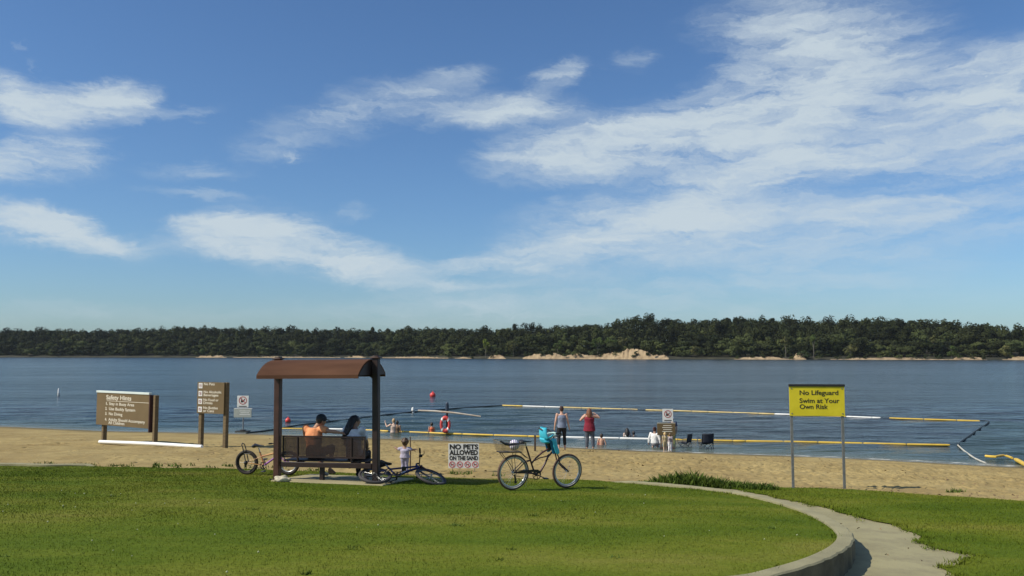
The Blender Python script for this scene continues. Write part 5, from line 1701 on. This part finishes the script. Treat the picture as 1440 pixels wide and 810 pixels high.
GREYB = pm('grey green board', (.36, .38, .34), .1, 4, .6)
t, (a, b, zt, zb), bo = plate_sign('small white prohibition sign over a grey board on a black base', 341.5, 609, (334, 349.5, 556.5, 573), (329, 353.5, 574, 587), lowf, BLACK, 20, board_mat=GREYB)
m = MB()
for i in range(3): m.box(((a + b) / 2 + (b - a) * .12, -.013, zt - (zt - zb) * (.3 + .2 * i)), ((b - a) * (.6 - .1 * (i % 2)), .003, (zt - zb) * .07))
m.obj('lettering', WHITE, bo)
m = MB(); m.box((0, -.013, zt - .02), (b - a, .004, .035)); m.obj('edge_strip', WHITE, bo)
m = MB(); m.box((0, 0, .06), (.68, .42, .12)); m.box((0, 0, .14), (.24, .24, .06)); m.obj('base', BLACK, t, bevel=.02)
t, (a, b, zt, zb), bo = plate_sign('white prohibition sign above a brown notice board on a dark log base', 938, 634, (931.5, 946.5, 575, 593), (924, 950, 594.5, 612), lowf, BLACK, 20, board_mat=SIGNB)
m = MB()
for i in range(4): m.box(((a + b) / 2 + (b - a) * .05, -.013, zt - (zt - zb) * (.22 + .16 * i)), ((b - a) * (.55 if i % 2 else .45), .003, (zt - zb) * .06))
m.obj('lettering', CREAM, bo)
m = MB(); m.box(((a + b) / 2, -.013, zt - .012), (b - a, .006, .03)); m.obj('edge_strip', pm('pale edge', (.5, .46, .36), .1, 4, .7), bo)
m = MB(); m.box((-.23, .02, .5 * zb), (.05, .05, zb)); m.box((.23, .02, .5 * zb), (.05, .05, zb)); m.obj('leg_frame', WOODB, t)
m = MB(); m.tube([(-.29, -.05, .09), (0, -.05, .10), (.29, -.05, .08)], [.085, .10, .085], 10); m.obj('log_base', pm('dark wet wood', (.045, .026, .02), .3, 5, .9, bump=.4), t)

# group sitting round that notice board
gp = on(929, 636, lowf)
GR = 'family sitting by the notice board'
q = on(921.5, 633, lowf)
ch = dict(SIT)
person('person with dark hair and white sleeves sitting left of the notice board', q + V3(0, .15, .0), -.5, .92, {k: (v[0], v[1], v[2] + .18) for k, v in SIT.items() if k[:2] not in ('an', 'to')},
       skin=(.40, .24, .17), hair=(.05, .018, .015), top=(.72, .70, .68), topstyle='long', bottom=(.30, .27, .28), leg=.9, hairstyle='bun', group=GR)
q = on(933, 635, lowf)
person('blond child in tan clothes standing in front of the notice board', q + V3(0, -.35, 0), .3, .46, None, skin=(.58, .42, .30), hair=(.42, .30, .14), top=(.42, .33, .18), topstyle='short', bottom=(.40, .33, .2),
       leg=.5, head=1.35, girth=1.15, group=GR, voxel=.016)
q = on(940.5, 635, lowf)
person('child in white trousers standing right of the tan child', q + V3(0, -.30, 0), -.4, .44, None, skin=(.58, .42, .30), hair=(.10, .06, .03), top=(.30, .26, .28), topstyle='short', bottom=(.78, .76, .78),
       leg=.9, head=1.35, girth=1.2, group=GR, voxel=.016)
q = on(945, 633.5, lowf)
person('child in yellow shirt behind the white trousered child', q + V3(0, .35, 0), .2, .62, None, skin=(.45, .3, .2), hair=(.10, .05, .03), top=(.60, .34, .03), topstyle='short', bottom=(.35, .22, .05), leg=.6, head=1.2, girth=1.1, group=GR)
q = on(949.5, 632.5, lowf)
person('adult in navy shirt and white cap standing behind the notice board', q + V3(0, .55, 0), .1, .80, None, skin=(.5, .34, .26), hair=(.05, .04, .03), top=(.025, .04, .11), topstyle='short', bottom=(.16, .18, .08), leg=.9, cap=(.72, .70, .78), group=GR)


# camp chairs
def camp_chair(px, py, rz, label, fabric, sc=1.0):
    b0 = on(px, py, lowf)
    t = thing('camp_chair', label, 'chair', b0, rz, 'folding chairs at the water edge')
    fm = pm('chair tube', (.05, .055, .065), .2, 9, .4, .5)
    fab = pm('chair fabric %.3f' % fabric[0], fabric, .2, 8, .85)
    sc_ = lambda p: tuple(x * sc for x in p)
    for (a, b) in ((((-.26, -.22, 0), (.26, -.22, .40))), ((.26, -.22, 0), (-.26, -.22, .40)), ((-.26, .24, 0), (.26, .24, .40)), ((.26, .24, 0), (-.26, .24, .40)),
                   ((-.28, -.24, 0), (-.26, .26, .40)), ((.28, -.24, 0), (.26, .26, .40)), ((-.28, -.24, .42), (-.30, .2, 0)), ((.28, -.24, .42), (.30, .2, 0))):
        m = MB(); m.tube([sc_(a), sc_(b)], .012 * sc, 6); m.obj('leg', fm, t)
    m = MB()
    for q in (-1, 1):
        m.tube([sc_((q * .27, -.22, 0)), sc_((q * .28, -.24, .42)), sc_((q * .27, -.32, .86))], .013 * sc, 6); m.tube([sc_((q * .28, .26, .40)), sc_((q * .29, .25, .60))], .012 * sc, 6)
    m.obj('back_frame', fm, t)
    m = MB(); vs = []; nn = 7
    for i in range(nn):
        for k in range(nn):
            u, v = i / (nn - 1), k / (nn - 1)
            vs.append(sc_((-.26 + .52 * u, -.24 + .50 * v, .42 - .07 * math.sin(PI * u) * math.sin(PI * v))))
    m.add(vs, grid_faces(nn, nn).tolist())
    o = m.obj('seat', fab, t); o.modifiers.new('s', 'SOLIDIFY').thickness = .012
    m = MB(); vs = []
    for i in range(nn):
        for k in range(nn):
            u, v = i / (nn - 1), k / (nn - 1)
            vs.append(sc_((-.265 + .53 * u, -.24 - .085 * v - .06 * math.sin(PI * u), .42 + .45 * v)))
    m.add(vs, grid_faces(nn, nn).tolist())
    o = m.obj('backrest', fab, t); o.modifiers.new('s', 'SOLIDIFY').thickness = .012
    for q in (-1, 1):
        m = MB(); m.box(sc_((q * .285, .0, .605)), sc_((.06, .52, .018)), (.06, 0, 0)); m.obj('armrest', fab, t, bevel=.004)
    return t


camp_chair(963, 633, .9, 'low dark folding chair turned sideways right of the notice board', (.035, .035, .045), .80)
camp_chair(992.5, 635.5, .15, 'navy folding chair seen from behind at the water edge, farthest right', (.016, .02, .034), .88)

# stakes on the sand
for (px, py0, py1, lab) in ((576.5, 653, 614, 'thin dark stake in the sand beside the toddler'), (752.5, 634.5, 612, 'dark wooden stake at the water edge left of the child seat')):
    b0 = on(px, py0 + (11 if px < 600 else 0), lowf); h_ = at(px, py1, b0.y).z - b0.z
    m = MB(); m.tube([(0, 0, -.2), (.01, 0, h_ * .5), (0, 0, h_)], [.018, .016, .013], 7) if px < 600 else m.box((0, 0, h_ / 2 - .1), (.07, .05, h_ + .2))
    o = m.obj('stake', pm('weathered stake', (.075, .05, .035), .3, 6, .9), bevel=0); o.location = b0
    tag(o, lab, 'stake')

# white pole lying in front of the boards
a = on(140, 624.2, lowf); b = on(284, 631.5, lowf)
m = MB(); m.tube([(0, 0, 0), ((b - a) * .5 + V3(0, 0, .02)), b - a], .062, 12)
o = m.obj('pole', pm('white pipe', (.86, .85, .82), .04, 3, .45)); o.location = a + V3(0, 0, .075)
tag(o, 'long white pipe lying on the sand in front of the brown signs', 'pipe')

# ------------------------------------------------------------------ life ring station
b0 = on(628.5, 617.0, lowf); d = b0.y; ppm = FPX / d
t = thing('rescue_post', 'dark rescue post on a weighted base at the water edge', 'rescue post', b0)
PT = at(629, 569, d).z - b0.z
m = MB(); m.tube([(0, 0, 0), (0, 0, PT)], .05, 10); m.obj('post', pm('dark post paint', (.03, .025, .025), .2, 5, .6), t)
m = MB(); m.tube([(0, 0, 0), (0, 0, .07), (0, 0, .12)], [.36, .34, .10], 20); m.obj('base', BLACK, t)
m = MB(); m.ball((0, 0, PT + .03), (.075, .075, .10), 12); m.tube([(0, 0, PT - .28), (0, 0, PT - .02)], .085, 10); m.obj('cap', pm('navy cap', (.03, .045, .075), .2, 5, .5), t)
m = MB(); m.tube([(0, -.06, PT * .64), (0, -.12, PT * .64), (0, -.13, PT * .66)], .015, 6); m.obj('hook', STEEL, t)
m = MB(); zr = at(627, 596.5, d).z - b0.z
m.torus((0, 0, 0), .25, .085, n=36, k=12)
lr = m.obj('life_ring', pm('red ring', (.62, .07, .06), .1, 4, .5), angle=180); lr.location = b0 + V3(-.07, -.16, zr)
lr.scale = (.78, 1, 1.25)
tag(lr, 'red and white life ring hanging on the dark post', 'life ring')
for a_ in (PI / 4, PI * .75, PI * 1.25, PI * 1.75):
    m = MB(); m.torus((0, 0, 0), .25, .090, n=6, k=12, a0=a_ - .17, a1=a_ + .17); m.obj('band', WHITE, lr, angle=180)
m = MB()
pts = [at(588, 577, d + .0), at(612, 578, d), at(640, 580.5, d), at(676, 585.5, d)]
m.tube([q - b0 for q in pts], [.035, .045, .045, .03], 10)
o = m.obj('reaching_pole', pm('orange white pole', (.62, .42, .26), .2, 1.2, .5, c2=(.78, .74, .66))); o.location = b0 + V3(0, -.09, 0)
tag(o, 'long pale reaching pole slung across the life ring post', 'rescue pole')

# ------------------------------------------------------------------ buoys, booms and ropes
FY = pm('yellow float', (.66, .43, .055), .12, 3, .5)
FWH = pm('white float', (.84, .82, .78), .06, 3, .5)
FTAN = pm('faded yellow float', (.62, .46, .18), .15, 3, .55)
ROPE = pm('dark wet rope', (.022, .028, .030), .3, 6, .7)


def boom(label, pts_px, secs, r=.075):
    """float line: each coloured section of floats is a part"""
    P_ = [plane_pt(a, b, .03) for a, b in pts_px]
    t = thing('float_line', label, 'float line', P_[0], 0, 'float lines marking the swimming area')
    L_ = spline(P_, .5)
    for (x0, x1, mat) in secs:
        seg = [q - P_[0] for q in L_ if x0 - 9 <= CX + q.x / q.y * FPX <= x1]
        if len(seg) < 2: continue
        m = MB()
        step = 3
        for i in range(0, len(seg) - 1, step):
            e = seg[min(i + step, len(seg) - 1)]
            s0 = seg[i]; dd = e - s0
            m.tube([s0 + dd * .01, s0 + dd * .05, s0 + dd * .95, s0 + dd * .99], [r * .75, r, r, r * .75], 10)
        m.obj('float', mat, t)
    m = MB(); m.tube([q - P_[0] for q in L_[::3]], .02, 6); m.obj('rope', ROPE, t)
    return t


boom('outer yellow and white float line beyond the standing women', [(706, 570), (800, 573), (930, 577), (1100, 582.5), (1250, 588), (1378, 592)],
     [(706, 742, FY), (742, 790, FWH), (790, 905, FTAN), (905, 1000, FTAN), (1000, 1090, FTAN), (1090, 1112, FWH), (1112, 1188, FY), (1188, 1243, FWH), (1243, 1378, FY)], .046)
boom('inner yellow and white float line nearest the beach', [(392, 603), (480, 603.5), (560, 607), (650, 610.5), (760, 614), (900, 617), (1000, 619.5), (1150, 622), (1250, 624.5), (1336, 626)],
     [(392, 455, FY), (455, 500, FWH), (500, 560, FY), (560, 770, FY), (770, 928, FWH), (928, 1050, FY), (1050, 1336, FY)], .048)


def rope(label, pts, r, mat=None, z=.02):
    P_ = [plane_pt(a, b, z) for a, b in pts]
    L_ = spline(P_, .6)
    m = MB(); m.tube([q - P_[0] for q in L_], r, 7)
    o = m.obj('rope', mat or ROPE); o.location = P_[0]
    return tag(o, label, 'rope')


rope('dark net rope curving out from the left beach to the outer floats', [(346, 609.2), (380, 605), (420, 598), (480, 591), (560, 581.5), (640, 574.5), (706, 570.3)], .045)
rope('dark net rope at the right joining outer and inner float lines', [(1378, 592), (1391, 593), (1376, 604), (1362, 614), (1352, 621), (1347, 626)], .04)
rp = rope('pale rope running from the inner floats up to the right beach', [(1347, 626), (1356, 634), (1372, 645), (1386, 651)], .03, pm('pale rope', (.50, .47, .40), .2, 5, .8))
a = [on(1386, 651.8, lowf), on(1400, 652.5, lowf), on(1412, 652.0, lowf), on(1428, 654.5, lowf), on(1448, 659, lowf), on(1475, 664, lowf)]
a = [Vector((q.x, q.y, max(q.z, .02) + .07)) for q in a]
m = MB(); L_ = spline(a, .3); m.tube([q - a[0] for q in L_[:len(L_) // 3]], .045, 8); m.tube([q - a[0] for q in L_[len(L_) // 3:]], [.05] + [.075] * (len(L_) - len(L_) // 3 - 1), 10)
o = m.obj('float_line', FY); o.location = a[0]
tag(o, 'slack end of yellow float line stranded on the right sand', 'float line', 'float lines marking the swimming area')

REDB = pm('red buoy plastic', (.66, .06, .05), .1, 4, .4)
for (px, py, r, lab) in ((405, 593, .155, 'red round buoy floating left of the seated man'), (608.5, 557.5, .26, 'red round buoy far out above the life ring post')):
    q = plane_pt(px, py, 0)
    m = MB(); m.ball((0, 0, r * .45), (r, r, r), 16); m.tube([(0, 0, r * 1.4), (0, 0, r * 1.62)], r * .22, 8)
    m.torus((0, 0, r * 1.66), r * .16, r * .06, n=14, k=6)
    o = m.obj('buoy', REDB, angle=50); o.location = q; tag(o, lab, 'buoy', 'red buoys')
for (px, py, hh, lab) in ((82.5, 555.5, .62, 'white spar buoy standing far out on the left'), (580.5, 580, .34, 'small white marker buoy beside the dark net rope')):
    q = plane_pt(px, py, 0)
    m = MB(); m.tube([(0, 0, -.1), (0, 0, .05), (0, 0, hh * .8), (0, 0, hh)], [.11, .10, .085, .04], 10)
    o = m.obj('marker_buoy', WHITE); o.location = q; tag(o, lab, 'buoy', 'white marker buoys')
    m = MB(); m.torus((0, 0, .10), .10, .03, axis=(0, 0, 1), n=16, k=6); m.obj('collar', INK, o)

# ------------------------------------------------------------------ air
hz = bpy.data.materials.new('haze air'); hz.use_nodes = True
hn = hz.node_tree.nodes; hn.clear()
ho = hn.new('ShaderNodeOutputMaterial'); hv = hn.new('ShaderNodeVolumePrincipled')
hv.inputs['Color'].default_value = (.72, .80, .88, 1); hv.inputs['Density'].default_value = .00005; hv.inputs['Anisotropy'].default_value = 0
hz.node_tree.links.new(hv.outputs[0], ho.inputs['Volume'])
m = MB(); m.box((0, 1150, 29), (6400, 2700, 72))
o = m.obj('haze', hz, smooth=False); tag(o, kind='stuff')

# ------------------------------------------------------------------ render
S.view_settings.view_transform = 'Standard'
S.view_settings.look = 'None'
S.view_settings.exposure = 0.0
S.view_settings.gamma = 1.0
S.render.engine = 'CYCLES'
S.cycles.max_bounces = 6
S.cycles.use_denoising = True
